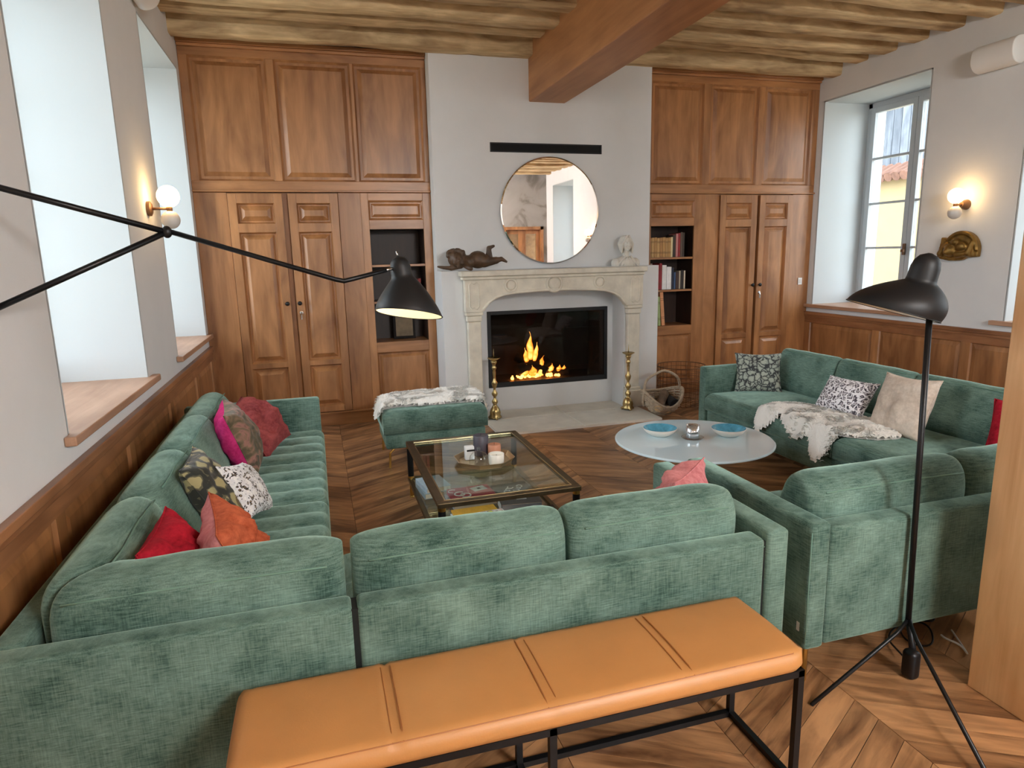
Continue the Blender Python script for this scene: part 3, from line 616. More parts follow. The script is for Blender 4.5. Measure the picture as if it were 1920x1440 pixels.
def flame_mat():
    m = bpy.data.materials.new('flame'); m.use_nodes = True; nt = m.node_tree; nt.nodes.clear()
    tc = N(nt, 'ShaderNodeTexCoord'); n = N(nt, 'ShaderNodeTexNoise'); setv(n, Scale=9.0, Detail=4.0, Distortion=1.0); nt.links.new(tc.outputs['Object'], n.inputs['Vector'])
    lw = N(nt, 'ShaderNodeLayerWeight'); lw.inputs[0].default_value = .35
    a = N(nt, 'ShaderNodeMath', operation='ADD'); nt.links.new(n.outputs[0], a.inputs[0]); nt.links.new(lw.outputs['Facing'], a.inputs[1])
    cr = N(nt, 'ShaderNodeValToRGB'); e = cr.color_ramp.elements; e[0].position = .42; e[0].color = (1, .62, .16, 1); e[1].position = 1.05; e[1].color = (.85, .12, .01, 1); k = e.new(.68); k.color = (1, .33, .03, 1)
    nt.links.new(a.outputs[0], cr.inputs[0]); em = N(nt, 'ShaderNodeEmission'); em.inputs[1].default_value = 1.5; nt.links.new(cr.outputs[0], em.inputs[0])
    tr = N(nt, 'ShaderNodeBsdfTransparent'); mr = N(nt, 'ShaderNodeMapRange'); setv(mr, From_Min=.75, From_Max=1.25); nt.links.new(a.outputs[0], mr.inputs[0])
    mx = N(nt, 'ShaderNodeMixShader'); o = N(nt, 'ShaderNodeOutputMaterial'); nt.links.new(mr.outputs[0], mx.inputs[0]); nt.links.new(em.outputs[0], mx.inputs[1]); nt.links.new(tr.outputs[0], mx.inputs[2]); nt.links.new(mx.outputs[0], o.inputs[0]); return m
M['flame'] = flame_mat()
def tongue(x, y, z, h, r, seed, lean=0.):
    bm = BM(); n = 14; rings = []
    for i in range(n+1):
        t = i/n; rad = r*(sin(pi*min(1, t*1.0+.12))**.9)*(1-t*.35)*(1+.25*noise.noise(Vector((t*5, seed, 0)))); rad = max(rad, .002)
        cx = x+lean*h*t+.03*noise.noise(Vector((t*3.2, seed*2.7, 4)))*(.3+t)*h/.2; cy = y+.02*noise.noise(Vector((t*3, seed*4.1, 8)))
        rings.append([bm.verts.new((cx+rad*cos(2*pi*k/10)*(1+.15*noise.noise(Vector((k*.9, t*4, seed)))), cy+rad*.6*sin(2*pi*k/10), z+h*t)) for k in range(10)])
    for i in range(n): ring_faces(bm, rings[i], rings[i+1])
    bm.faces.new(rings[0]); bm.faces.new(rings[-1]); return bm
fm = thing('fire', 'bright orange flames burning behind the fireplace glass', 'fire', (2.2, 6.6, .31))
for i, a in enumerate(((2.14, 6.58, .50, .30, .045, 1, -.05), (2.19, 6.6, .48, .2, .038, 2, .1), (2.10, 6.6, .47, .16, .035, 3, -.1), (2.25, 6.57, .42, .12, .03, 4, .2), (2.06, 6.55, .33, .13, .05, 5, .1), (2.14, 6.52, .33, .12, .055, 6, 0), (2.24, 6.53, .33, .11, .05, 7, .1), (2.35, 6.55, .36, .09, .04, 8, .2), (2.44, 6.55, .36, .07, .035, 9, .3), (2.5, 6.56, .37, .05, .025, 10, .3))):
    obj('flame', tongue(*a), M['flame'], fm, smooth=True)
eb = BM()
for i in range(46): blob(eb, (2.22+random.gauss(0, .12), 6.56+random.gauss(0, .04), .318+random.uniform(0, .025)), random.uniform(.008, .022), seg=6, rings=4)
tag(obj('ember_bed', eb, M['ember'], fm), None, kind='stuff')
vg = thing('vent_grille', 'long black ventilation slot in the chimney breast above the mirror', 'vent', (2.25, 6.33, 2.6))
b_ = BM(); x0, x1, z0, z1 = 1.69, 2.835, 2.558, 2.645
box(b_, x0, x1, 6.322, 6.33, z0, z0+.01); box(b_, x0, x1, 6.322, 6.33, z1-.01, z1); box(b_, x0, x0+.01, 6.322, 6.33, z0+.01, z1-.01); box(b_, x1-.01, x1, 6.322, 6.33, z0+.01, z1-.01); obj('frame', b_, M['blackm'], vg)
obj('slot', bx(x0+.01, x1-.01, 6.326, 6.33, z0+.01, z1-.01), plain('vent_dark', (.003, .003, .003), .9), vg)
mr = thing('round_mirror', 'large frameless round mirror hanging above the mantel', 'mirror', (2.285, 6.32, 2.015))
obj('mirror_glass', lathe(BM(), [(.512, 0), (.512, .008), (.500, .012), (.003, .0121)], (2.285, 6.318, 2.012), 96, Matrix.Rotation(pi/2, 3, 'X')), M['mirror'], mr)
obj('backing', lathe(BM(), [(.47, 0), (.47, .011)], (2.285, 6.3295, 2.012), 48, Matrix.Rotation(pi/2, 3, 'X')), M['blackm'], mr)

# ------------------------------------------------------------------ carved figures
b_ = BM(); py = 6.10; pz = 1.46   # reclining cherub lying on the mantel edge, head to the left
blob(b_, (1.27, py-.02, pz+.115), (.078, .075, .085)); blob(b_, (1.275, py-.08, pz+.10), (.05, .03, .055))            # head, face
for dx in (-.022, .022): blob(b_, (1.277+dx, py-.107, pz+.112), .010)
blob(b_, (1.277, py-.113, pz+.092), (.011, .013, .016)); blob(b_, (1.277, py-.103, pz+.066), (.017, .010, .007)); blob(b_, (1.245, py-.09, pz+.078), .022); blob(b_, (1.309, py-.09, pz+.078), .022); blob(b_, (1.277, py-.088, pz+.048), .02)
for k in range(16): blob(b_, (1.27+.072*cos(k*.5), py-.01+.04*sin(k*1.7), pz+.135+.05*abs(sin(k*.5))), .026)
blob(b_, (1.345, py, pz+.165), (.02, .02, .03)); capsule(b_, (1.32, py, pz+.085), (1.38, py, pz+.085), .05, .06)
blob(b_, (1.40, py, pz+.085), (.075, .065, .06)); blob(b_, (1.48, py, pz+.10), (.095, .075, .082)); blob(b_, (1.535, py-.02, pz+.085), (.06, .06, .06))
capsule(b_, (1.535, py+.03, pz+.10), (1.60, py+.035, pz+.115), .048, .036); capsule(b_, (1.60, py+.035, pz+.115), (1.598, py+.03, pz+.205), .036, .022); capsule(b_, (1.598, py+.03, pz+.205), (1.643, py+.02, pz+.222), .021, .014)
capsule(b_, (1.55, py-.03, pz+.075), (1.65, py-.03, pz+.09), .046, .034); capsule(b_, (1.65, py-.03, pz+.09), (1.70, py-.03, pz+.10), .03, .022); capsule(b_, (1.70, py-.03, pz+.102), (1.75, py-.03, pz+.075), .022, .012)
capsule(b_, (1.34, py-.04, pz+.065), (1.375, py-.09, pz+.03), .032, .026); capsule(b_, (1.375, py-.09, pz+.03), (1.385, py-.115, pz+.022), .025, .022)
capsule(b_, (1.31, py-.02, pz+.05), (1.22, py-.03, pz+.028), .03, .024); capsule(b_, (1.22, py-.03, pz+.028), (1.15, py-.02, pz+.035), .022, .016); capsule(b_, (1.15, py-.02, pz+.035), (1.10, py-.02, pz+.045), .017, .010)
ch = tag(fused(obj('cherub_statue', b_, M['putto']), .006, 3), 'dark carved wooden cherub lying on the left end of the mantel', 'statue')
b_ = BM(); bx_, by_, bz_ = 3.045, 6.2, 1.458
blob(b_, (bx_, by_, bz_+.03), (.13, .075, .075)); 
for s_ in (-1, 1):
    blob(b_, (bx_+s_*.105, by_-.005, bz_+.028), (.05, .055, .055)); capsule(b_, (bx_+s_*.11, by_-.055, bz_+.005), (bx_+s_*.03, by_-.068, bz_+.10), .010, .008); capsule(b_, (bx_+s_*.07, by_-.07, bz_+.005), (bx_+s_*.012, by_-.07, bz_+.085), .008, .007)
blob(b_, (bx_, by_-.03, bz_+.03), (.085, .062, .062)); capsule(b_, (bx_, by_, bz_+.07), (bx_+.003, by_-.012, bz_+.17), .036, .034)
hx = bx_+.003
blob(b_, (hx, by_-.018, bz_+.218), (.05, .058, .075)); blob(b_, (hx, by_+.012, bz_+.25), (.068, .064, .058)); blob(b_, (hx, by_-.05, bz_+.165), (.018, .016, .015))
for s_ in (-1, 1):
    blob(b_, (hx+s_*.021, by_-.071, bz_+.226), (.010, .006, .005)); capsule(b_, (hx+s_*.008, by_-.074, bz_+.243), (hx+s_*.034, by_-.066, bz_+.241), .006, .004); blob(b_, (hx+s_*.028, by_-.058, bz_+.2), .014)
    for k in range(4):
        ax = .030+.012*k; capsule(b_, (hx+s_*(.012+.012*k), by_-.05+.02*k, bz_+.298-.006*k), (hx+s_*(.056+.005*k), by_-.045+.02*k, bz_+.22), .011, .011); capsule(b_, (hx+s_*(.056+.005*k), by_-.045+.02*k, bz_+.22), (hx+s_*(.058-.004*k), by_-.03+.018*k, bz_+.135+.008*k), .011, .009)
capsule(b_, (hx, by_-.077, bz_+.232), (hx, by_-.084, bz_+.205), .006, .010); blob(b_, (hx, by_-.073, bz_+.185), (.016, .007, .004)); blob(b_, (hx, by_-.072, bz_+.177), (.013, .007, .004))
tag(fused(obj('portrait_bust', b_, M['marble']), .0035, 1), 'white bust of a long-haired figure on the right end of the mantel', 'bust')
b_ = BM(); ry, rz_ = 4.61, 1.49
out = [(ry+.20, rz_-.01), (ry+.07, rz_-.035), (ry-.05, rz_-.03), (ry-.09, rz_-.005), (ry-.195, rz_+.0)]+[(ry-.03-.17*cos(a*pi/24), rz_+.055+.17*sin(a*pi/24)) for a in range(0, 20)]+[(ry+.14, rz_+.17), (ry+.165, rz_+.175), (ry+.17, rz_+.13)]
out = [(a, b+.0) for a, b in out]
prism(b_, out, lambda u, v, d: Vector((XR-d, u, v)), .002, .045)
tube(b_, [Vector((XR-.045, ry-.03-.155*cos(a*pi/24), rz_+.055+.155*sin(a*pi/24))) for a in range(0, 20)], .018, 8)
blob(b_, (XR-.06, ry+.05, rz_+.06), (.05, .065, .06)); blob(b_, (XR-.09, ry+.06, rz_+.045), (.03, .03, .03)); blob(b_, (XR-.06, ry-.05, rz_+.09), (.035, .06, .045)); capsule(b_, (XR-.055, ry+.15, rz_+.03), (XR-.055, ry+.10, rz_+.11), .03, .025); capsule(b_, (XR-.055, ry-.12, rz_+.03), (XR-.055, ry-.15, rz_+.12), .03, .02); capsule(b_, (XR-.06, ry-.02, rz_+.02), (XR-.06, ry-.10, rz_+.03), .03, .025); blob(b_, (XR-.07, ry+.0, rz_+.13), (.03, .04, .03))
tag(fused(obj('wall_relief', b_, M['relief']), .006, 2), 'gilded half-round carved relief hanging on the right wall', 'relief')

# ------------------------------------------------------------------ sofas
def smooth_poly(p, it=2):
    for _ in range(it):
        q = []
        for i in range(len(p)):
            a, b = p[i], p[(i+1) % len(p)]
            q += [(a[0]*.75+b[0]*.25, a[1]*.75+b[1]*.25), (a[0]*.25+b[0]*.75, a[1]*.25+b[1]*.75)]
        p = q
    return p
def cushion_sweep(prof, a0, a1, to3, miter0=0, miter1=0, rnd=.10, puff=.012, seed=0):
    """stuffed cushion: rounded profile (d,z) carried along a, its ends drawn in"""
    bm = BM(); P = smooth_poly(prof, 2); cx = sum(p[0] for p in P)/len(P); cz = sum(p[1] for p in P)/len(P)
    L = a1-a0; st = []
    for i in range(7):
        t = i/6; st.append((rnd*(1-cos(t*pi/2)), .58+.42*sin(t*pi/2)))
    mids = [(rnd+(L-2*rnd)*i/14, 1.0) for i in range(1, 14)]
    sta = st+mids+[(L-d, s) for d, s in reversed(st)]
    rings = []; d0 = min(p[0] for p in P)
    for s, sc in sta:
        t = s/L; bul = 1+puff*4*t*(1-t)*2
        ring = []
        for d, z in P:
            dd = cx+(d-cx)*sc*bul; zz = cz+(z-cz)*(.55+.45*sc)*bul
            a = a0+s+miter0*(dd-d0)*max(0, 1-t*3)+miter1*(dd-d0)*max(0, 1-(1-t)*3)
            w = .005*noise.noise(Vector((s*7, d*9+seed*3.3, z*9)))
            ring.append(bm.verts.new(to3(a, dd+w, zz+w)))
        rings.append(ring)
    for i in range(len(rings)-1): ring_faces(bm, rings[i], rings[i+1])
    bm.faces.new(rings[0]); bm.faces.new(rings[-1])
    return bm
PROF = [(.10, .425), (.095, .60), (.10, .705), (.165, .76), (.26, .75), (.315, .66), (.40, .425)]
def tufted(bm, to3, a0, a1, d0, d1, z0, z1, ch=4, seams=(.3, .62), depth=.014, r=.05):
    """seat cushion; a along the sofa, d from the back to the front edge"""
    def coords(lo, hi, n):
        e = [r*(1-cos(i/5*pi/2)) for i in range(5)]
        return [lo+x for x in e]+[lo+r+(hi-lo-2*r)*i/n for i in range(n+1)]+[hi-x for x in reversed(e)]
    A = coords(a0, a1, 44); D = coords(d0, d1, 30); V = []
    def zf(a, d):
        ea = min(1, min(a-a0, a1-a)/r); ed = min(1, (d1-d)/r); e = sqrt(max(0, 1-(1-ea)**2))*sqrt(max(0, 1-(1-ed)**2))
        z = z1-(1-e)*min(r, z1-z0)
        if ch:
            t = (a-a0)/(a1-a0); f_ = (d-d0)/(d1-d0)
            z += depth*(abs(sin(pi*ch*t+.25*sin(6*f_)))**.55-1)*min(1, max(0, (f_-.1)*5))
            for sm in seams: z -= .008*exp(-((f_-sm)/.012)**2)
        else: z += .010*sin(pi*(a-a0)/(a1-a0))*sin(pi*(d-d0)/(d1-d0))+.004*noise.noise(Vector((a*6, d*6, 2)))
        return z
    tufted.seam = [[to3(a0+.03+(a1-a0-.06)*k/40, d0+(d1-d0)*sm, zf(a0+.03+(a1-a0-.06)*k/40, d0+(d1-d0)*sm)+.003) for k in range(41)] for sm in seams]
    for a in A:
        row = []
        for d in D:
            z = zf(a, d)
            row.append(bm.verts.new(to3(a, d, z)))
        V.append(row)
    for i in range(len(A)-1):
        for j in range(len(D)-1): bm.faces.new((V[i][j], V[i+1][j], V[i+1][j+1], V[i][j+1]))
    border = [V[i][0] for i in range(len(A))]+[V[-1][j] for j in range(1, len(D))]+[V[i][-1] for i in range(len(A)-2, -1, -1)]+[V[0][j] for j in range(len(D)-2, 0, -1)]
    low = []
    inv = {id(v): v for v in border}
    idx = [(a, D[0]) for a in A]+[(A[-1], d) for d in D[1:]]+[(A[i], D[-1]) for i in range(len(A)-2, -1, -1)]+[(A[0], D[j]) for j in range(len(D)-2, 0, -1)]
    low = [bm.verts.new(to3(a, d, z0)) for a, d in idx]
    ring_faces(bm, border, low); bm.faces.new(low); return bm
def seam_line(parent, pts, r=.0035): return obj('piping', tube(BM(), pts, r, 5), M['green_seam'], parent, smooth=True)
ZB, ZA, ZF, ZS = .15, .642, .615, .43      # base, arm, frame back, seat heights
def gold_leg(parent, x, y, kick=(0, 0)):
    b_ = BM(); tube(b_, [(x-kick[0], y-kick[1], ZB+.004), (x, y, ZB-.03), (x, y, .0)], .0095, 6); return obj('leg', b_, M['gold'], parent)
def soft(parent, name, *a, r=.018): return obj(name, rbox(BM(), *a, r=r, seg=3), M['green'], parent, smooth=True)

# left sectional: long run on the left wall, short run with its back to the viewer
sA = thing('sectional_sofa', 'large green velvet corner sofa along the left wall with tufted seat', 'sofa', (.3, 1.8, 0), group='green velvet corner sofas')
LX, BY = -.90, 1.80
toL = lambda a, d, z: Vector((LX+d, a, z)); toB = lambda a, d, z: Vector((a, BY+d, z))
soft(sA, 'back_frame', LX, LX+.09, BY+.095, 4.72, ZB, ZF); soft(sA, 'back_frame', LX, .034, BY, BY+.09, ZB, ZF); soft(sA, 'back_frame', .046, 1.432, BY, BY+.09, ZB, ZF)
for ga, gb in ((.026, .054), (1.422, 1.446)): obj('gap_shade_strip', bx(ga, gb, BY+.009, BY+.08, ZB+.012, ZF-.012), M['gap'], sA)  # dark strips paint the shade between the back panels and the arm
seam_line(sA, [(LX+.02, BY+.003, ZF-.03), (.03, BY+.003, ZF-.03)], .002); seam_line(sA, [(.05, BY+.003, ZF-.03), (1.428, BY+.003, ZF-.03)], .002)
soft(sA, 'arm', LX, -.03, 4.722, 4.812, ZB, ZA); soft(sA, 'arm', 1.436, 1.524, BY-.008, 2.625, ZB, ZA)
soft(sA, 'seat_base', LX+.09, -.045, BY+.09, 4.72, ZB, .285); soft(sA, 'seat_base', -.043, 1.432, BY+.09, 2.60, ZB, .285)
for i, (a, b) in enumerate(((1.95, 2.595), (2.60, 3.275), (3.28, 3.965), (3.97, 4.715))):
    c = obj('seat_cushion', tufted(BM(), toL, a+.002, b-.002, .12, .885, .287, ZS, 4, (.42, .72)), M['green'], sA, smooth=True)
    for sp_ in tufted.seam: seam_line(c, sp_, .0028)
for a, b in ((-.01, .735), (.74, 1.43)): obj('seat_cushion', tufted(BM(), toB, a+.002, b-.002, .12, .82, .287, ZS, 4), M['green'], sA, smooth=True)
for i, (a, b, m0) in enumerate(((1.93, 2.655, .9), (2.662, 3.315, 0), (3.322, 4.015, 0), (4.022, 4.70, 0))):
    c = obj('back_cushion', cushion_sweep(PROF, a, b, toL, miter0=m0, seed=i), M['green'], sA, smooth=True)
    seam_line(c, [toL(a+.07+(b-a-.14)*t/8+m0*.06*(1-t/8), .272+.004*sin(t), .742) for t in range(9)])
for i, (a, b, m0) in enumerate(((-.79, .022, .9), (.045, .742, 0), (.752, 1.40, 0))):
    c = obj('back_cushion', cushion_sweep(PROF, a, b, toB, miter0=m0, seed=i+5), M['green'], sA, smooth=True)
    seam_line(c, [toB(a+.05+(b-a-.1)*t/8+m0*.02*(1-t/8), .108, .700+.004*sin(pi*t/8)) for t in range(9)])
for x, y in ((-.84, 1.86), (-.84, 4.7), (-.08, 4.7), (-.08, 3.3), (1.47, 1.85), (1.47, 2.55), (.1, 2.55)): gold_leg(sA, x, y)

sB = thing('sectional_sofa', 'large green velvet corner sofa on the right with smooth seats', 'sofa', (3., 1.8, 0), group='green velvet corner sofas')
RX = 3.98; toR = lambda a, d, z: Vector((RX-d, a, z))
soft(sB, 'back_frame', RX-.09, RX, BY+.095, 4.72, ZB, ZF); soft(sB, 'back_frame', 1.706, RX, BY, BY+.09, ZB, ZF)
obj('gap_shade_strip', bx(1.69, 1.716, BY+.009, BY+.08, ZB+.012, ZF-.012), M['gap'], sB)
seam_line(sB, [(1.715, BY+.003, ZF-.03), (RX-.02, BY+.003, ZF-.03)], .002)
soft(sB, 'arm', 3.06, RX, 4.722, 4.812, ZB, ZA); soft(sB, 'arm', 1.612, 1.70, BY-.012, 2.625, ZB, ZA)
seam_line(sB, [(1.614, BY-.010, ZB+.03), (1.614, BY-.010, ZA-.03)], .002)
obj('label_tag', bx(1.611, 1.6125, BY+.02, BY+.035, .215, .25), M['white'], sB)
soft(sB, 'seat_base', 3.085, RX-.09, BY+.09, 4.72, ZB, .285); soft(sB, 'seat_base', 1.704, 3.083, BY+.09, 2.60, ZB, .285)
for i, (a, b) in enumerate(((1.95, 2.595), (2.60, 3.275), (3.28, 3.975), (3.98, 4.715))):
    c = obj('seat_cushion', tufted(BM(), toR, a+.002, b-.002, .12, .92, .287, ZS, 0), M['green'], sB, smooth=True)
    seam_line(c, [(3.058, a+.03, .30), (3.058, b-.03, .30)], .003); seam_line(c, [(3.066, a+.03, .405), (3.066, b-.03, .405)], .0025)
for a, b in ((1.706, 2.40), (2.405, 3.05)): obj('seat_cushion', tufted(BM(), toB, a+.002, b-.002, .12, .82, .287, ZS, 0), M['green'], sB, smooth=True)
PROFR = [(.10, .425), (.085, .60), (.085, .70), (.12, .765), (.20, .765), (.235, .66), (.32, .425)]
for i, (a, b) in enumerate(((1.95, 2.69), (2.695, 3.375), (3.38, 4.055), (4.06, 4.70))):
    c = obj('back_cushion', cushion_sweep(PROFR, a, b, toR, seed=i+11, rnd=.05), M['green'], sB, smooth=True)
    seam_line(c, [toR(a+.06+(b-a-.12)*t/8, .20, .752) for t in range(9)])
for i, (a, b) in enumerate(((1.712, 2.478), (2.485, 3.2), (3.205, 3.9))):
    c = obj('back_cushion', cushion_sweep(PROF, a, b, toB, seed=i+21, rnd=.09), M['green'], sB, smooth=True)
    seam_line(c, [toB(a+.06+(b-a-.1)*t/8, .108, .700+.004*sin(pi*t/8)) for t in range(9)])
for x, y in ((3.9, 1.86), (3.9, 4.7), (3.12, 4.7), (3.12, 3.3), (1.655, 1.83), (1.66, 2.55), (2.9, 2.55)): gold_leg(sB, x, y)

# ottoman
ot = thing('ottoman', 'green velvet ottoman on brass legs in front of the bookcase niche', 'ottoman', (.83, 5.22, 0))
soft(ot, 'base', .435, 1.225, 4.955, 5.51, .145, .262)
c = obj('cushion', tufted(BM(), lambda a, d, z: Vector((a, 5.52-d, z)), .42, 1.24, 0, .58, .27, .445, 3, (.35, .7), .010), M['green'], ot, smooth=True)
for x, y, k in ((.455, 4.965, .03), (1.2, 4.965, -.03), (.455, 5.49, .03), (1.2, 5.49, -.03)):
    obj('leg', tube(BM(), [(x+k*1.4, y+.02, .143), (x+k*.2, y, .115), (x, y-.01, 0)], .009, 6), M['gold'], ot)

# bench
bn = thing('leather_bench', 'long cognac leather bench on a black metal frame in the foreground', 'bench', (.5, 1.58, 0))
bx0, bx1, by0, by1, zt = -.285, 1.295, 1.412, 1.765, .455
xs = [bx0, .11, .51, .91, bx1]
def bench_top():
    bm = BM(); nx, ny = 96, 22; V = []; rc = .055
    for i in range(nx+1):
        row = []
        for j in range(ny+1):
            u = bx0+(bx1-bx0)*i/nx; v = by0+(by1-by0)*j/ny
            # pull corners round
            cxn = min(max(u, bx0+rc), bx1-rc); cyn = min(max(v, by0+rc), by1-rc); dx, dy = u-cxn, v-cyn
            l = max(abs(dx), abs(dy)); h = sqrt(dx*dx+dy*dy)
            if dx and dy and h > 0: u, v = cxn+dx*l/h, cyn+dy*l/h
            e = min(u-bx0, bx1-u, v-by0, by1-v); ef = min(1, max(0, e/.03)); z = zt-.022*(1-sqrt(max(0, 1-(1-ef)**2)))
            z += .006*sin(pi*j/ny)
            for s in xs[1:4]: z -= .006*exp(-((u-s)/.006)**2)-.002*exp(-(((u-s)-.016)/.005)**2)-.002*exp(-(((u-s)+.016)/.005)**2)
            row.append(bm.verts.new((u, v, z)))
        V.append(row)
    for i in range(nx):
        for j in range(ny): bm.faces.new((V[i][j], V[i+1][j], V[i+1][j+1], V[i][j+1]))
    bd = [V[i][0] for i in range(nx+1)]+[V[nx][j] for j in range(1, ny+1)]+[V[i][ny] for i in range(nx-1, -1, -1)]+[V[0][j] for j in range(ny-1, 0, -1)]
    cc = Vector(((bx0+bx1)/2, (by0+by1)/2, 0)); prev = bd
    for z, ins in ((zt-.045, -.003), (zt-.06, .004), (zt-.066, .012)):
        lo = []
        for v in bd:
            q = v.co.copy(); q.x += (cc.x-q.x)/abs(cc.x-q.x+1e-9)*ins if abs(abs(q.x-cc.x)-(bx1-bx0)/2) < .06 else 0; q.y += (cc.y-q.y)/abs(cc.y-q.y+1e-9)*ins if abs(abs(q.y-cc.y)-(by1-by0)/2) < .06 else 0; q.z = z; lo.append(bm.verts.new(q))
        ring_faces(bm, prev, lo); prev = lo
    bm.faces.new(prev); return bm
seat = obj('seat', bench_top(), M['leather'], bn, smooth=True)
for s in xs[1:4]:
    for dx in (-.011, .011): obj('stitching', tube(BM(), [(s+dx*1.25, by0+.012+(by1-by0-.024)*t/10, zt+.006*sin(pi*t/10)+.0016-(.008 if t in (0, 10) else 0)) for t in range(11)], .0019, 5), M['stitch'], seat)
obj('edge_stitching', tube(BM(), [(bx0+.05, by0+.011, zt-.006), (bx1-.05, by0+.011, zt-.006), (bx1-.011, by0+.05, zt-.006), (bx1-.011, by1-.05, zt-.006)], .0016, 5), M['stitch'], seat)
fx0, fx1, fy0, fy1, q = bx0+.02, bx1-.015, by0+.02, by1-.015, .02
for x in (fx0, (fx0+fx1)/2, fx1):
    for y in (fy0, fy1): obj('leg', bx(x-q/2, x+q/2, y-q/2, y+q/2, 0, zt-.068), M['black'], bn)
b_ = BM(); box(b_, fx0-q/2, fx1+q/2, fy0-q/2, fy0+q/2, zt-.088, zt-.067); box(b_, fx0-q/2, fx1+q/2, fy1-q/2, fy1+q/2, zt-.088, zt-.067)
for x in (fx0, fx1): box(b_, x-q/2, x+q/2, fy0, fy1, zt-.088, zt-.067)
obj('top_frame', b_, M['black'], bn)
for y in (fy0, fy1): obj('stretcher', bx(fx0+q/2, fx1-q/2, y-q/2, y+q/2, 0.001, q), M['black'], bn)
for x in (fx0, (fx0+fx1)/2, fx1): obj('stretcher', bx(x-q/2, x+q/2, fy0+q/2, fy1-q/2, .001, q), M['black'], bn)

# ------------------------------------------------------------------ scatter cushions
def pillow(name, label, w, h, t, c, nrm, roll, mats, crease=0., seed=0, group='scatter cushions', pinch=.10, fold=0.):
    """stuffed square cushion: local x width, y height, z thickness; nrm is the way its front looks, roll turns it in its plane"""
    bm = BM(); n = 26; V = {}
    for side in (1, -1):
        for i in range(n+1):
            for j in range(n+1):
                u, v = -1+2*i/n, -1+2*j/n
                if side < 0 and (i in (0, n) or j in (0, n)): V[(side, i, j)] = V[(1, i, j)]; continue
                px = u*(1-pinch*(1-v*v)*abs(u)**3); py = v*(1-pinch*(1-u*u)*abs(v)**3)
                hh = (max(0, (1-u*u)*(1-v*v)))**.42
                z = side*t/2*hh
                if crease: z += crease*t*hh*(noise.noise(Vector((u*2.2+seed, v*2.2, side)))+.5*noise.noise(Vector((u*5+seed, v*5, side))))
                z += fold*(abs(u)**1.5)*t
                V[(side, i, j)] = bm.verts.new((px*w/2, py*h/2, z))
    for side in (1, -1):
        for i in range(n):
            for j in range(n):
                f = bm.faces.new((V[(side, i, j)], V[(side, i+1, j)], V[(side, i+1, j+1)], V[(side, i, j+1)])); f.material_index = 0 if side > 0 or len(mats) < 2 else 1
    o = obj(name, bm, mats, None, smooth=True)
    z = Vector(nrm).normalized(); x = Vector((0, 0, 1)).cross(z); x = x.normalized() if x.length > .05 else Vector((1, 0, 0)); y = z.cross(x)
    R_ = Matrix((x, y, z)).transposed() @ Matrix.Rotation(roll, 3, 'Z')
    o.matrix_world = Matrix.Translation(Vector(c)) @ R_.to_4x4()
    tag(o, label, 'cushion', group)
    edge = []
    for k in range(4*n):
        s_, q_ = divmod(k, n); i, j = ((q_, 0), (n, q_), (n-q_, n), (0, n-q_))[s_]; u, v = -1+2*i/n, -1+2*j/n
        edge.append((u*(1-pinch*(1-v*v)*abs(u)**3)*w/2, v*(1-pinch*(1-u*u)*abs(v)**3)*h/2, fold*(abs(u)**1.5)*t))
    p = obj('seam', tube(BM(), edge, .003, 5, closed=True), mats[0], o, world=False)
    return o
def vel(nm, d, l): return velvet(nm, srgb(*d), srgb(*l), .35, (40, 40, 40), srgb(*l))
C_rose = vel('dusty_rose_fabric', (122, 50, 54), (172, 86, 84)); C_fuch = vel('fuchsia_velvet', (176, 30, 92), (220, 62, 130))
C_flor = pattern('dark_floral_print', [(0, srgb(46, 40, 30)), (.42, srgb(84, 74, 52)), (.52, srgb(120, 98, 74)), (.6, srgb(158, 110, 98)), (.7, srgb(70, 66, 48))], 11, 'floral')
C_leaf = pattern('dark_leaf_print', [(0, srgb(40, 42, 36)), (.13, srgb(92, 88, 66)), (.21, srgb(164, 154, 110))], 15, 'ring')
C_leo = pattern('leopard_print', [(0, srgb(150, 128, 100)), (.2, srgb(40, 34, 32)), (.40, srgb(226, 224, 226)), (.7, srgb(240, 238, 236))], 38, 'leopard'); C_taupe = vel('taupe_fabric', (120, 108, 88), (150, 138, 116))
C_or = vel('terracotta_velvet', (150, 66, 40), (206, 108, 74)); C_pk = vel('pink_velvet', (186, 104, 108), (222, 150, 150)); C_red = vel('crimson_velvet', (126, 16, 32), (188, 34, 52))
C_gleaf = pattern('grey_leaf_print', [(0, srgb(50, 54, 56)), (.075, srgb(142, 150, 140)), (.2, srgb(164, 172, 160))], 24, 'ring')
C_bw = pattern('black_white_print', [(0, srgb(244, 242, 246)), (.12, srgb(70, 64, 74)), (.26, srgb(190, 186, 192))], 30, 'ring')
C_bei = vel('beige_suede', (190, 174, 158), (222, 208, 194))
pillow('scatter_cushion', 'crumpled dusty red cushion in the far corner of the left sofa', .40, .40, .15, (-.40, 4.32, .60), (.62, -.31, .72), -1.36, [C_rose], .45, 3, fold=-.35)
pillow('scatter_cushion', 'dark floral cushion with a fuchsia back on the left sofa', .40, .40, .20, (-.48, 3.93, .61), (.94, .10, .32), .05, [C_flor, C_fuch], .12, 5)
pillow('scatter_cushion', 'dark leaf-print cushion leaning on the left sofa back', .38, .38, .16, (-.50, 3.04, .60), (.87, .02, .47), 0, [C_leaf], .2, 8)
pillow('scatter_cushion', 'black and white leopard-print cushion lying on the left sofa seat', .34, .27, .13, (-.375, 3.13, .565), (.85, -.05, .5), -.3, [C_leo, C_taupe], .1, 2)
pillow('scatter_cushion', 'terracotta and pink velvet cushion on the left sofa', .38, .38, .19, (-.325, 2.30, .60), (.93, .16, .33), .05, [C_or, C_pk], .25, 11)
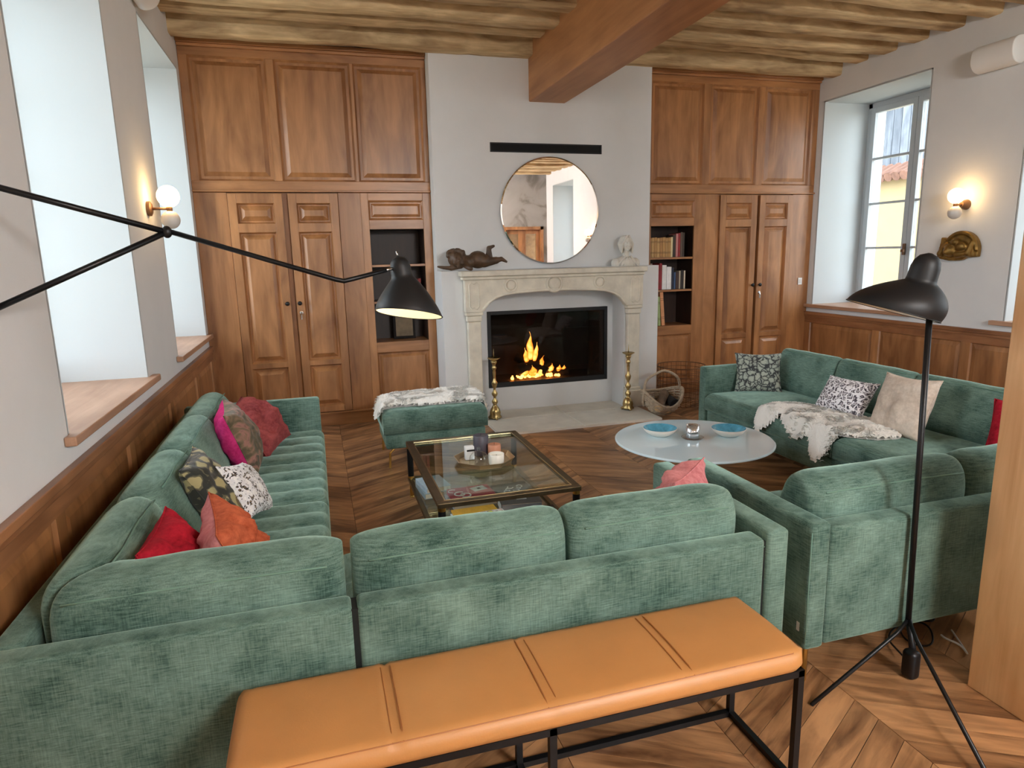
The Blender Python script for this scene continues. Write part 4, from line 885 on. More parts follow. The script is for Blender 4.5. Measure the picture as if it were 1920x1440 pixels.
pillow('scatter_cushion', 'crimson velvet cushion in the near corner of the left sofa', .36, .36, .17, (-.485, 2.235, .60), (.9, -.05, .4), .05, [C_red], .2, 13)
pillow('scatter_cushion', 'pink velvet cushion against the arm of the left sofa near the viewer', .36, .36, .17, (1.32, 2.23, .585), (-.6, .7, .35), 0, [C_pk], .35, 17)
pillow('scatter_cushion', 'grey leaf-print cushion at the far end of the right sofa', .37, .34, .12, (3.50, 4.62, .585), (-.45, -.75, .42), 0, [C_gleaf], .05, 19)
pillow('scatter_cushion', 'black and white printed oblong cushion on the right sofa', .42, .27, .13, (3.50, 3.66, .575), (-.82, -.05, .55), .02, [C_bw], .05, 23)
pillow('scatter_cushion', 'plain beige suede cushion on the right sofa', .40, .40, .15, (3.475, 3.165, .61), (-.92, 0, .36), .03, [C_bei], .12, 29)
pillow('scatter_cushion', 'crimson cushion on the right sofa beside the wooden post', .40, .40, .15, (3.44, 2.36, .60), (-.85, -.3, .4), 0, [C_red], .12, 31)

# ------------------------------------------------------------------ sheepskins
def sheepskin(label, outline, zf, seed, th=.03, nt=2600):
    """outline in plan; zf(x,y) is the surface it lies on"""
    from mathutils.geometry import intersect_point_line
    xs_ = [p[0] for p in outline]; ys_ = [p[1] for p in outline]
    def inside(x, y):
        c_ = False; n_ = len(outline)
        for i in range(n_):
            (xa, ya), (xb, yb) = outline[i], outline[i-1]
            if (ya > y) != (yb > y) and x < (xb-xa)*(y-ya)/(yb-ya)+xa: c_ = not c_
        return c_
    def edge(x, y):
        m_ = 9
        for i in range(len(outline)):
            a_, b_ = Vector(outline[i]), Vector(outline[i-1]); ab = b_-a_; t = max(0, min(1, (Vector((x, y))-a_).dot(ab)/ab.length_squared)); m_ = min(m_, (a_+ab*t-Vector((x, y))).length)
        return m_
    g = .0095; bm = BM(); G = {}
    nx = int((max(xs_)-min(xs_))/g)+1; ny = int((max(ys_)-min(ys_))/g)+1
    for i in range(nx+1):
        for j in range(ny+1):
            x, y = min(xs_)+i*g, min(ys_)+j*g
            if inside(x, y):
                e = min(1, edge(x, y)/.05); h = th*(.25+.75*e**.5)*(1+.3*noise.noise(Vector((x*14, y*14, seed)))+.2*noise.noise(Vector((x*40, y*40, seed))))
                G[(i, j)] = (bm.verts.new((x, y, zf(x, y)+h)), bm.verts.new((x, y, zf(x, y)+.003)))
    for (i, j) in G:
        q_ = [(i, j), (i+1, j), (i+1, j+1), (i, j+1)]
        if all(k in G for k in q_): bm.faces.new([G[k][0] for k in q_]); bm.faces.new([G[k][1] for k in reversed(q_)])
    for e in [e for e in bm.edges if len(e.link_faces) == 1]: pass
    loose = [v for v in bm.verts if not v.link_faces]; bmesh.ops.delete(bm, geom=loose, context='VERTS')
    o = obj('sheepskin', bm, M['wool'], smooth=True); tag(o, label, 'sheepskin', 'white sheepskins')
    w = BM(); rnd = random.Random(seed); c_ = 0; keys = list(G)
    keys = [k for k in keys]
    while c_ < nt:
        k = rnd.choice(keys); x, y = min(xs_)+(k[0]+rnd.random()-.5)*g, min(ys_)+(k[1]+rnd.random()-.5)*g
        e = min(1, edge(x, y)/.05) if inside(x, y) else 0
        z = zf(x, y)+th*(.2+.75*e**.5); a_ = noise.noise(Vector((x*6, y*6, seed+4)))*6; l = rnd.uniform(.018, .034); d = Vector((cos(a_)*l, sin(a_)*l, rnd.uniform(.002, .016))); s_ = Vector((-sin(a_), cos(a_), 0))*.005
        p0 = Vector((x, y, z-.004)); p1 = p0+d*.6+Vector((0, 0, .006)); p2 = p0+d
        v = [w.verts.new(q2) for q2 in (p0-s_, p0+s_, p1+s_*.8, p2, p1-s_*.8)]; w.faces.new(v); c_ += 1
    tag(obj('wool_tufts', w, M['wool'], o, smooth=True), None, kind='stuff')
def z_ott(x, y):
    z = .447
    if x < .43: z -= (.43-x)*1.6
    if x > 1.225: z -= (x-1.225)*3.4
    return max(z, .17)
sheepskin('white sheepskin draped over the green ottoman', [(.375, 5.08), (.40, 5.0), (.47, 5.03), (.55, 5.06), (.68, 5.05), (.85, 5.03), (1.0, 5.045), (1.12, 5.02), (1.22, 4.99), (1.275, 5.06), (1.28, 5.3), (1.26, 5.47), (1.1, 5.52), (.9, 5.49), (.7, 5.51), (.52, 5.48), (.42, 5.36), (.365, 5.2)], z_ott, 3, .05, 8000)
def z_sofa(x, y):
    z = .437+.010*sin(pi*(y-3.28)/.7)*0
    if x < 3.075: z -= min(.24, (3.075-x)*2.2)
    return z
sheepskin('white sheepskin spread over the seat of the right sofa', [(3.03, 4.03), (2.995, 3.96), (3.03, 3.88), (3.07, 3.80), (3.04, 3.70), (3.02, 3.58), (3.045, 3.48), (3.0, 3.42), (2.98, 3.36), (3.0, 3.30), (3.06, 3.25), (3.1, 3.18), (3.2, 3.08), (3.34, 3.05), (3.46, 3.10), (3.52, 3.25), (3.50, 3.45), (3.52, 3.62), (3.49, 3.8), (3.42, 3.95), (3.32, 4.05), (3.16, 4.07)], z_sofa, 9, .042, 8000)

# ------------------------------------------------------------------ glass coffee table and what lies on it
ct = thing('glass_coffee_table', 'two-tier glass coffee table with bronze frame and black legs', 'coffee table', (.9, 3.7, 0))
tx0, tx1, ty0, ty1, tz = .505, 1.275, 3.085, 4.295, .388
def ring_frame(z0, z1, w, x0=tx0, x1=tx1, y0=ty0, y1=ty1):
    b_ = BM(); box(b_, x0, x1, y0, y0+w, z0, z1); box(b_, x0, x1, y1-w, y1, z0, z1); box(b_, x0, x0+w, y0+w, y1-w, z0, z1); box(b_, x1-w, x1, y0+w, y1-w, z0, z1); return b_
obj('top_frame', ring_frame(tz-.026, tz, .042), M['bronze'], ct, bevel=.003); obj('top_glass', bx(tx0+.042, tx1-.042, ty0+.042, ty1-.042, tz-.010, tz-.003), M['tglass'], ct)
obj('glass_bead', ring_frame(tz-.006, tz+.001, .007, tx0+.040, tx1-.040, ty0+.040, ty1-.040), plain('bright_bronze_bead', srgb(206, 190, 150), .25, 1), ct)
obj('shelf_frame', ring_frame(.115, .138, .03), M['bronze'], ct, bevel=.003); obj('shelf_glass', bx(tx0+.03, tx1-.03, ty0+.03, ty1-.03, .124, .131), M['tglass'], ct)
for x in (tx0+.022, tx1-.022):
    for y in (ty0+.022, ty1-.022):
        l = obj('leg', lathe(BM(), [(.02, .138), (.02, tz-.04)], (x, y, 0), 14), M['black'], ct, smooth=True); e = l.modifiers.new('s', 'EDGE_SPLIT')
        b_ = BM(); lathe(b_, [(.021, tz-.045), (.021, tz-.026)], (x, y, 0), 14); lathe(b_, [(.021, .138), (.021, .15)], (x, y, 0), 14); lathe(b_, [(.013, .115), (.013, .01), (.016, .004), (.016, 0)], (x, y, 0), 14)
        obj('leg_ferrule', b_, M['gold'], l)
zt_ = tz+.0005
tr = thing('octagonal_tray', 'small octagonal bronze tray on the glass coffee table', 'tray', (.90, 3.66, zt_))
def octa(r, z, sx=1, n=8): return [(.895+sx*r*cos(pi/8+k*pi/4), 3.685+r*sin(pi/8+k*pi/4), z) for k in range(n)]
b_ = BM(); A = [b_.verts.new(p) for p in octa(.165, zt_)]; B_ = [b_.verts.new(p) for p in octa(.165, zt_+.006)]; ring_faces(b_, A, B_); b_.faces.new(A); b_.faces.new(B_); obj('tray_plate', b_, M['tray'], tr)
b_ = BM(); A = [b_.verts.new(p) for p in octa(.165, zt_+.001)]; B_ = [b_.verts.new(p) for p in octa(.186, zt_+.030)]; C_ = [b_.verts.new(p) for p in octa(.182, zt_+.030)]; D_ = [b_.verts.new(p) for p in octa(.162, zt_+.006)]; ring_faces(b_, A, B_); ring_faces(b_, B_, C_); ring_faces(b_, C_, D_); obj('tray_rim', b_, M['tray'], tr)
zr = zt_+.0065
def candle(x, y, r, h, col, label, wick=True, rough=.45):
    o = obj('candle', lathe(BM(), [(r*.96, 0), (r, .004), (r, h-.004), (r*.93, h), (r*.5, h-.004), (.002, h-.006)], (0, 0, 0), 28), plain('wax_%d' % col[0], srgb(*col), rough), smooth=True); o.modifiers.new('s', 'EDGE_SPLIT').split_angle = radians(40)
    o.location = (x, y, zr); tag(o, label, 'candle', 'candles on the tray')
    if wick: obj('wick', tube(BM(), [(0, 0, h-.006), (.001, 0, h+.008)], .0012, 5), M['char'], o, world=False)
candle(.905, 3.80, .047, .125, (74, 70, 80), 'tall dark grey pillar candle at the back of the tray'); candle(.975, 3.745, .040, .075, (206, 140, 108), 'copper coloured candle on the tray')
jr = obj('candle_jar', lathe(BM(), [(.042, 0), (.045, .006), (.047, .062), (.044, .064), (.042, .05), (.002, .05)], (0, 0, 0), 28), plain('white_ceramic_jar', srgb(238, 234, 222), .3), smooth=True); jr.location = (.945, 3.59, zr); tag(jr, 'white candle in a low jar at the front of the tray', 'candle')
obj('wick', tube(BM(), [(0, 0, .049), (.001, 0, .058)], .0012, 5), M['char'], jr, world=False)
bt = thing('white_bottle', 'white bottle with a black band on the tray', 'bottle', (.815, 3.73, zr))
obj('body', rbox(BM(), .787, .843, 3.71, 3.75, zr, zr+.085, .006), M['white'], bt, smooth=True); obj('band', bx(.796, .8445, 3.708, 3.71, zr+.055, zr+.066), M['black'], bt)
cl = obj('glass_cloche', lathe(BM(), [(.056, 0), (.057, .03), (.052, .058), (.036, .078), (.012, .086), (.006, .09), (.011, .098), (.011, .106), (.002, .111)], (0, 0, 0), 28, caps=False), M['clear'], smooth=True); cl.location = (.842, 3.60, zr); tag(cl, 'small clear glass cloche on the tray', 'cloche')
obj('knob', lathe(BM(), [(.004, .088), (.011, .096), (.011, .106), (.002, .111)], (0, 0, 0), 16), M['clear'], cl, world=False, smooth=True)
zs = .1315
def flat_book(name, label, x, y, z, w, d, h, rz, col, cat='book', group='books on the coffee table shelf', deco=None):
    o = obj(name, box(box(box(BM(), -w/2, w/2, -d/2, d/2, 0, .003), -w/2, w/2, -d/2, d/2, h-.003, h), -w/2, -w/2+.004, -d/2, d/2, .003, h-.003), cover(col), bevel=.001); o.location = (x, y, z); o.rotation_euler = (0, 0, rz); tag(o, label, cat, group)
    obj('pages', bx(-w/2+.004, w/2-.004, -d/2+.004, d/2-.004, .003, h-.003), M['pages'], o, world=False)
    for i, (nm, bm, mt_) in enumerate(deco or []): obj(nm, bm, mt_, o, world=False)
    return o
wht = plain('printed_white', srgb(236, 236, 236), .6)
# left stack, red book, grey book, silver book, magazines, black box
flat_book('book', 'grey-blue book at the bottom of the left shelf stack', .625, 3.97, zs, .17, .24, .035, .1, (150, 164, 170)); flat_book('book', 'pale blue and white book on top of the left shelf stack', .625, 3.97, zs+.0355, .16, .23, .03, .16, (176, 196, 210))
h_ = .03
def arc(x, y, r, a0, a1, z, t=.0045): return tube(BM(), [(x+r*cos(a0+(a1-a0)*k/12), y+r*sin(a0+(a1-a0)*k/12), z) for k in range(13)], t, 5)
flat_book('book', 'grey book under the red book on the table shelf', .815, 3.73, zs, .27, .22, .025, .06, (170, 172, 176))
flat_book('book', 'red book with a white curved emblem on the table shelf', .82, 3.735, zs+.0255, .26, .2, h_, .06, (190, 62, 82), deco=[('emblem_arc', arc(-.075, -.01, .032, .7, 5.6, h_+.0005), wht), ('emblem_arc', arc(-.05, -.045, .032, -2.4, 2.4, h_+.0005), wht), ('emblem_arc', arc(-.105, .05, .026, .7, 4.6, h_+.0005, .003), wht)])
cd = obj('card', bx(-.045, .045, -.035, .035, 0, .0015), wht); cd.location = (.875, 3.775, zs+.0255+h_+.0005); cd.rotation_euler = (0, 0, .3); tag(cd, 'small white card lying on the red book', 'card'); obj('card_print', bx(-.01, .01, -.012, .012, .0015, .002), M['black'], cd, world=False)
flat_book('book', 'dark grey book with white ornaments on the table shelf', 1.09, 3.75, zs, .23, .22, .035, .05, (78, 74, 70), deco=[('ornament', arc(.02*k-.05, .03*((k*7) % 3)-.03, .018, k, k+4, .0355, .003), wht) for k in range(6)])
flat_book('book', 'thick silver-edged dark book at the middle of the table shelf', 1.06, 3.515, zs, .24, .15, .06, -.12, (96, 92, 92), deco=[('title_mark', bx(-.02, .04, -.01, 0, .06, .0606), wht), ('silver_edge', bx(-.116, .1165, -.0757, -.0748, .006, .054), plain('silver_page_edge', srgb(190, 192, 196), .25, .6)), ('silver_edge', bx(-.1207, -.1198, -.07, .07, .006, .054), wht)])
flat_book('magazine', 'white magazine at the bottom of the front stack', .765, 3.315, zs, .26, .27, .025, .02, (224, 224, 226), 'magazine', 'magazines on the coffee table shelf'); flat_book('magazine', 'pale grey magazine in the middle of the front stack', .765, 3.32, zs+.0255, .255, .265, .0245, .05, (206, 210, 214), 'magazine', 'magazines on the coffee table shelf')
flat_book('magazine', 'yellow covered magazine under the picture magazine', .77, 3.345, zs+.0505, .25, .26, .012, .04, (226, 178, 70), 'magazine', 'magazines on the coffee table shelf')
pic = pattern('magazine_photo', [(0, srgb(60, 74, 60)), (.38, srgb(150, 140, 120)), (.5, srgb(232, 232, 230)), (.6, srgb(214, 120, 120)), (.68, srgb(240, 238, 236))], 18, 'floral')
flat_book('magazine', 'picture magazine with a collage cover lying askew on the stack', .795, 3.265, zs+.063, .25, .19, .012, .08, (226, 226, 226), 'magazine', 'magazines on the coffee table shelf', deco=[('cover_print', bx(-.12, .12, -.09, .09, .0121, .0126), pic)])
yb = obj('yellow_box', rbox(BM(), -.055, .055, -.028, .028, 0, .03, .002, 1), plain('acid_yellow_card', srgb(222, 226, 40), .5)); yb.location = (.785, 3.235, zs+.0762); yb.rotation_euler = (0, 0, .35); tag(yb, 'small acid yellow box on the picture magazine', 'box')
obj('box_print', bx(-.04, .03, -.0288, -.0278, .009, .02), plain('box_print_green', srgb(60, 96, 30), .6), yb, world=False); obj('box_print', bx(-.03, .03, -.012, .012, .03, .0306), plain('box_print_pink', srgb(220, 120, 130), .6), yb, world=False)
bb = obj('black_box', rbox(BM(), -.115, .115, -.11, .11, 0, .05, .003, 1), plain('black_card_box', srgb(34, 32, 32), .45)); bb.location = (1.10, 3.29, zs); bb.rotation_euler = (0, 0, -.08); tag(bb, 'flat black box with a gold emblem on the table shelf', 'box')
obj('gold_emblem', bx(-.014, .014, -.012, .012, .05, .0508), M['gold'], bb, world=False); obj('lid_line', bx(-.1155, .1155, -.1105, .1105, .030, .0315), M['blackm'], bb, world=False)

# ------------------------------------------------------------------ round white table
rtb = thing('round_coffee_table', 'round white glass coffee table before the right sofa', 'coffee table', (2.28, 3.63, 0))
obj('table_top', lathe(BM(), [(.02, .384), (.49, .384), (.502, .390), (.502, .396), (.495, .402), (.003, .4021)], (2.28, 3.63, 0), 96), M['milk'], rtb, smooth=False)
obj('column', lathe(BM(), [(.05, .384), (.028, .33), (.024, .15), (.05, .04), (.2, .02), (.21, .008), (.21, 0)], (2.28, 3.63, 0), 32), M['white'], rtb, smooth=True)
bowl_p = [(.05, 0), (.06, .002), (.092, .022), (.112, .05), (.109, .052), (.088, .028), (.05, .009), (.003, .007)]
M['glaze'] = plain('turquoise_glaze', srgb(92, 168, 196), .08, var=.3, vscale=25)
for x, y, l in ((2.12, 3.775, 'small white bowl with turquoise glaze, left of the candle'), (2.53, 3.61, 'small white bowl with turquoise glaze, right of the candle')):
    t = obj('bowl', lathe(BM(), [(.003, 0)]+bowl_p[:5], (0, 0, 0), 40, caps=False), plain('bowl_outer', srgb(232, 226, 216), .3) if 'bo' not in M else M['bo'], smooth=True); t.location = (x, y, .4026); tag(t, l, 'bowl', 'turquoise bowls')
    obj('glazed_inside', lathe(BM(), bowl_p[4:], (0, 0, .0004), 40, caps=False), M['glaze'], t, world=False, smooth=True)
cnd = thing('candle_holder', 'silver and white candle on a glass dish in the middle of the round table', 'candle', (2.278, 3.635, .4026))
obj('dish', lathe(BM(), [(.03, .4026), (.065, .405), (.072, .412), (.07, .413), (.06, .408), (.003, .407)], (2.278, 3.635, 0), 32), M['clear'], cnd, smooth=True)
obj('cup', lathe(BM(), [(.040, .4085), (.042, .412), (.043, .492), (.040, .492), (.039, .42)], (2.278, 3.635, 0), 32, caps=False), plain('mirrored_cup', srgb(220, 222, 226), .12, .8), cnd, smooth=True); obj('wax', lathe(BM(), [(.0385, .42), (.0385, .478), (.002, .476)], (2.278, 3.635, 0), 24), M['white'], cnd, smooth=True)

# ------------------------------------------------------------------ lamps
def loft(bm, rings, seg=36, close_end=True):
    """rings: centre, normal, radius (circle in the plane across the normal)"""
    R = []
    for c, n, r in rings:
        n = Vector(n).normalized(); a = n.cross(Vector((0.3, 1, 0.1))).normalized(); b = n.cross(a); R.append([bm.verts.new(Vector(c)+(a*cos(2*pi*k/seg)+b*sin(2*pi*k/seg))*r) for k in range(seg)])
    for i in range(len(R)-1): ring_faces(bm, R[i], R[i+1])
    if close_end: bm.faces.new(R[-1])
    return bm
def mouille(parent, rim_c, rim_n, rim_r, neck_c, neck_r, cap_c, pw=1.35):
    """asymmetric black shade: a wide rim that sweeps up to an off-centre teat; white inside"""
    rim_c, neck_c, cap_c = Vector(rim_c), Vector(neck_c), Vector(cap_c); n0 = -Vector(rim_n).normalized(); n1 = (cap_c-neck_c).normalized()
    def rings(off):
        o = []
        for i in range(15):
            t = i/14; bl = t**1.4
            rad = rim_r+(neck_r*1.04-rim_r)*t**pw
            c_ = rim_c.lerp(neck_c, t); o.append((c_-n0*0, n0.lerp(n1, bl), rad-off))
        return o
    R = rings(0)
    L = (cap_c-neck_c)
    R += [(neck_c+L*.12, n1, neck_r), (neck_c+L*.5, n1, neck_r*.97), (neck_c+L*.72, n1, neck_r*.86), (neck_c+L*.9, n1, neck_r*.6), (neck_c+L, n1, neck_r*.12)]
    s = obj('lamp_shade', loft(BM(), R), M['blackm'], parent, smooth=True)
    obj('shade_inside', loft(BM(), rings(.003)), M['shade_in'], s, smooth=True)
    obj('rim', tube(BM(), [v for v in [R[0][0]]][:0] or [Vector(R[0][0])+q for q in ring_vecs(R[0][1], R[0][2])], .0022, 6, closed=True), M['blackm'], s, smooth=True)
    return s
def ring_vecs(n, r, seg=36):
    n = Vector(n).normalized(); a = n.cross(Vector((0.3, 1, 0.1))).normalized(); b = n.cross(a); return [(a*cos(2*pi*k/seg)+b*sin(2*pi*k/seg))*r for k in range(seg)]
def bulb(parent, c, n, r, s, col=(1, .80, .48)):
    o = obj('bulb', blob(BM(), c, r), emit('lamp_bulb_%d' % int(s), col, s), parent, smooth=True); return o
# wall lamp on the left
wl = thing('wall_lamp', 'black articulated wall lamp reaching in from the left with lit shade', 'lamp', (XL, 2.25, 1.65))
E_ = Vector((-.451, 2.45, 1.698)); A_ = Vector((XL+.01, 2.255, 1.857)); B2 = Vector((XL+.01, 2.275, 1.452))
A_ = E_+(Vector((-.843, 2.3, 1.821))-E_)*1.27; B2 = E_+(Vector((-.893, 2.3, 1.483))-E_)*1.13
obj('upper_strut', tube(BM(), [A_, E_], .0095, 8), M['black'], wl, smooth=True); obj('lower_strut', tube(BM(), [B2, E_], .0095, 8), M['black'], wl, smooth=True)
obj('wall_plate', rbox(BM(), XL+.0005, XL+.02, min(A_.y, B2.y)-.03, max(A_.y, B2.y)+.03, B2.z-.06, A_.z+.06, .006), M['black'], wl)
jt = obj('joint', blob(BM(), E_, (.016, .016, .02)), M['black'], wl, smooth=True); blob
bend = Vector((.104, 2.5, 1.517)); tip = Vector((.262, 2.53, 1.553))
obj('arm', tube(BM(), [E_+Vector((.012, 0, 0)), bend-Vector((.03, 0, -.009)), bend+Vector((0, 0, .002)), bend+Vector((.03, .003, .008)), tip], .0085, 8), M['black'], wl, smooth=True)
swv = obj('swivel', tube(BM(), [tip-Vector((.03, 0, .006)), tip+Vector((.035, .01, .008))], .006, 8), M['steel'], wl, smooth=True)
sh = mouille(wl, (.341, 2.55, 1.385), (-.17, -.19, -.97), .128, (.322, 2.555, 1.525), .040, (.312, 2.56, 1.603))
obj('top_pin', tube(BM(), [(.311, 2.56, 1.60), (.306, 2.56, 1.622)], .003, 6), M['steel'], sh, smooth=True)
bulb(wl, (.335, 2.552, 1.455), None, .026, 22)
# floor lamp on the right
fp = Vector((2.07, 1.775, 0))
flp = thing('floor_lamp', 'black floor lamp with a large curved shade beside the right sofa back', 'lamp', fp)
fp = Vector((2.062, 1.765, 0)); J = fp+Vector((0, 0, .19))
obj('pole', tube(BM(), [J, fp+Vector((-.012, .03, 1.40))], .0105, 10), M['black'], flp, smooth=True)
for e_, nm in (((1.80, 1.18, .004), 'leg'), ((1.58, 1.70, .004), 'leg')):
    e_ = Vector(e_); obj('leg', tube(BM(), [J+Vector((0, 0, .02)), J.lerp(e_, .12)+Vector((0, 0, .0)), e_], .0075, 8), M['black'], flp, smooth=True)
obj('leg', tube(BM(), [J+Vector((0, 0, .02)), J+Vector((.01, -.01, -.05)), fp+Vector((-.012, -.04, .11))], .012, 8), M['black'], flp, smooth=True)
obj('foot', rbox(BM(), fp.x-.047, fp.x+.003, fp.y-.075, fp.y-.02, .0, .115, .018, 4), M['black'], flp, smooth=True)
sh2 = mouille(flp, (1.97, 1.875, 1.372), (-.25, .105, -.96), .154, (2.026, 1.82, 1.475), .048, (2.040, 1.805, 1.572), 2.2)
obj('bulb', blob(BM(), (1.975, 1.87, 1.43), .028), M['globe_off'], flp, smooth=True)
# sconces
def sconce(side, y, z, label):
    s = 1 if side == 'L' else -1; xw = XL if s > 0 else XR
    t = thing('wall_sconce', label, 'sconce', (xw, y, z), group='double globe wall sconces')
    R_ = Matrix.Rotation(s*pi/2, 3, 'Y'); gxx = xw+s*.125
    obj('backplate', lathe(BM(), [(.045, 0), (.045, .02), (.03, .028)] if s > 0 else [(.045, 0), (.042, .02), (.022, .06)], (xw+s*.0005, y, z), 24, R_), M['brown_metal'], t, smooth=True).modifiers.new('s', 'EDGE_SPLIT')
    obj('arm', tube(BM(), [(xw+s*.02, y, z), (gxx, y, z)], .008, 8), M['brown_metal'], t, smooth=True)
    obj('stem', lathe(BM(), [(.016, -.02), (.018, 0), (.016, .02)], (gxx, y, z), 12), M['brown_metal'], t, smooth=True)
    obj('lit_globe', blob(BM(), (gxx, y, z+.075), .066, seg=24, rings=16), M['globe'], t, smooth=True)
    obj('lower_globe', blob(BM(), (gxx, y, z-.068), (.056, .056, .056), seg=24, rings=16), M['globe_off'], t, smooth=True)
sconce('L', 4.70, 1.93, 'double globe wall sconce between the two left windows'); sconce('R', 4.60, 1.94, 'double globe wall sconce above the gilded relief'); sconce('R', -.15, 1.93, 'double globe wall sconce seen in the round mirror')
# speakers high on the walls
sp = thing('wall_speaker', 'white curved speaker high on the right wall', 'speaker', (XR, 4.4, 3.1), group='white wall speakers')
obj('body', prism(BM(), smooth_poly([(0, 0), (.05, -.03), (.13, .0), (.16, .08), (.14, .17), (.05, .2), (0, .18)], 2), lambda u, v, d: Vector((XR-u-.001, 4.22+d, 3.02+v)), 0, .36), M['white'], sp, smooth=False, bevel=.01); obj('end_cap', prism(BM(), smooth_poly([(0, .01), (.05, -.02), (.12, .01), (.15, .08), (.13, .16), (.05, .19), (0, .17)], 2), lambda u, v, d: Vector((XR-u-.001, 4.58+d, 3.02+v)), 0, .006), M['globe_off'], sp)
sp = thing('wall_speaker', 'white speaker high on the left wall above the windows', 'speaker', (XL, 5.1, 3.3), group='white wall speakers')
obj('body', prism(BM(), smooth_poly([(0, 0), (.05, -.03), (.13, .0), (.16, .08), (.14, .17), (.05, .2), (0, .18)], 2), lambda u, v, d: Vector((XL+u+.001, 4.72+d, 3.21+v)), 0, .36), M['white'], sp, smooth=False, bevel=.01)

# ------------------------------------------------------------------ hearth side things
def candlestick(x, y, label, k=1.0):
    t = thing('candlestick', label, 'candlestick', (x, y, .0222), group='brass candlesticks')
    prof = [(.062, 0), (.064, .012), (.05, .03), (.055, .05), (.046, .085), (.026, .115), (.016, .13), (.028, .15), (.03, .165), (.014, .19), (.012, .205), (.026, .225), (.030, .243), (.014, .27), (.011, .29), (.022, .312), (.026, .33), (.030, .345), (.016, .372), (.012, .40), (.016, .45), (.012, .47), (.024, .49), (.022, .50), (.014, .52), (.026, .545), (.030, .56)]
    obj('stem', lathe(BM(), [(r, z*k) for r, z in prof], (x, y, .036), 20), M['oldbrass'], t, smooth=True)
    obj('drip_pan', lathe(BM(), [(.022, .585*k), (.045, .60*k), (.062, .61*k), (.06, .615*k), (.03, .605*k), (.004, .603*k)], (x, y, .015), 24), M['oldbrass'], t, smooth=True)
    obj('pricket', lathe(BM(), [(.006, .61*k), (.001, .70*k)], (x, y, .015), 8), M['oldbrass'], t, smooth=True)
    for a in (.5, 2.6, 4.7): obj('foot', blob(BM(), (x+.058*cos(a), y+.058*sin(a), .0372), (.015, .015, .0148)), M['oldbrass'], t, smooth=True)
candlestick(1.60, 6.07, 'tall brass candlestick left of the fire'); candlestick(2.965, 5.945, 'tall brass candlestick right of the fire', .97)
bk = thing('log_basket', 'pale wicker log basket with a tall hoop handle', 'basket', (3.24, 5.72, 0))
cx_, cy_ = 3.24, 5.74
hz_ = lambda a: (.195+.04*cos(a)**2) if sin(a) > 0 else (.075+.16*cos(a)**2)
obj('hoop_handle', tube(BM(), [(cx_+.215*cos(a*pi/20), cy_+.02*sin(a*.9), .20+.235*sin(a*pi/20)) for a in range(-3, 24)], .013, 8), M['wicker'], bk, smooth=True)
obj('rim', tube(BM(), [(cx_+.215*cos(a*pi/16), cy_+.15*sin(a*pi/16), hz_(a*pi/16)+.018) for a in range(32)], .013, 8, closed=True), M['wicker'], bk, smooth=True)
def bowlpt(a, t):  # t 0 rim .. 1 bottom
    r_ = 1-.55*t**2.2; return Vector((cx_+.21*r_*cos(a), cy_+.148*r_*sin(a), hz_(a)*(1-t)+.018))
b_ = BM()
for k in range(9):
    t = (k+.5)/9.
    tube(b_, [bowlpt(a*pi/20, t)+Vector((0, 0, 0))+Vector((cos(a*pi/20), sin(a*pi/20), 0))*(.006 if (a+k) % 2 else -.004) for a in range(40)], .0105, 6, closed=True)
tag(obj('weave', b_, M['wicker'], bk, smooth=True), None)
obj('basket_bottom', lathe(BM(), [(.09, 0.004), (.095, .016), (.002, .018)], (cx_, cy_, 0), 20), M['wicker'], bk)
for i in range(12):
    a = i*pi/6; obj('rib', tube(BM(), [bowlpt(a, k/6) for k in range(7)], .007, 6), M['wicker'], bk, smooth=True)
log('firewood_log', (3.13, 5.62, .09), (3.30, 5.80, .20), .045, 'firewood log with pale cut end leaning in the basket', group='logs in the basket'); log('firewood_log', (3.23, 5.60, .075), (3.26, 5.82, .09), .036, 'small split log lying at the bottom of the basket', group='logs in the basket'); log('firewood_log', (3.31, 5.62, .115), (3.33, 5.82, .13), .055, 'dark charred log in the basket', m='char', group='logs in the basket')
log('firewood_log', (3.17, 5.78, .10), (3.36, 5.84, .16), .04, 'log at the back of the wicker basket', group='logs in the basket')
wb = thing('wire_basket', 'tall round brown wire basket behind the log basket', 'basket', (3.66, 6.1, 0)); wcx, wcy, wr = 3.655, 6.09, .245
b_ = BM()
for z in (.004, .06, .11, .16, .21, .26, .31, .36, .405): b2_ = tube(b_, [(wcx+wr*(1+.06*z)*cos(a*pi/18), wcy+wr*(1+.06*z)*sin(a*pi/18), z+.004) for a in range(36)], .0028 if z < .4 else .005, 5, closed=True)
obj('wire_hoops', b_, M['brown_metal'], wb); b_ = BM()
for a in range(30): tube(b_, [(wcx+wr*cos(a*pi/15), wcy+wr*sin(a*pi/15), .006), (wcx+wr*1.024*cos(a*pi/15), wcy+wr*1.024*sin(a*pi/15), .408)], .0022, 5)
for k in range(-4, 5): tube(b_, [(wcx+.05*k, wcy-sqrt(wr*wr-(.05*k)**2), .006), (wcx+.05*k, wcy+sqrt(wr*wr-(.05*k)**2), .006)], .002, 5)
obj('wire_uprights', b_, M['brown_metal'], wb)

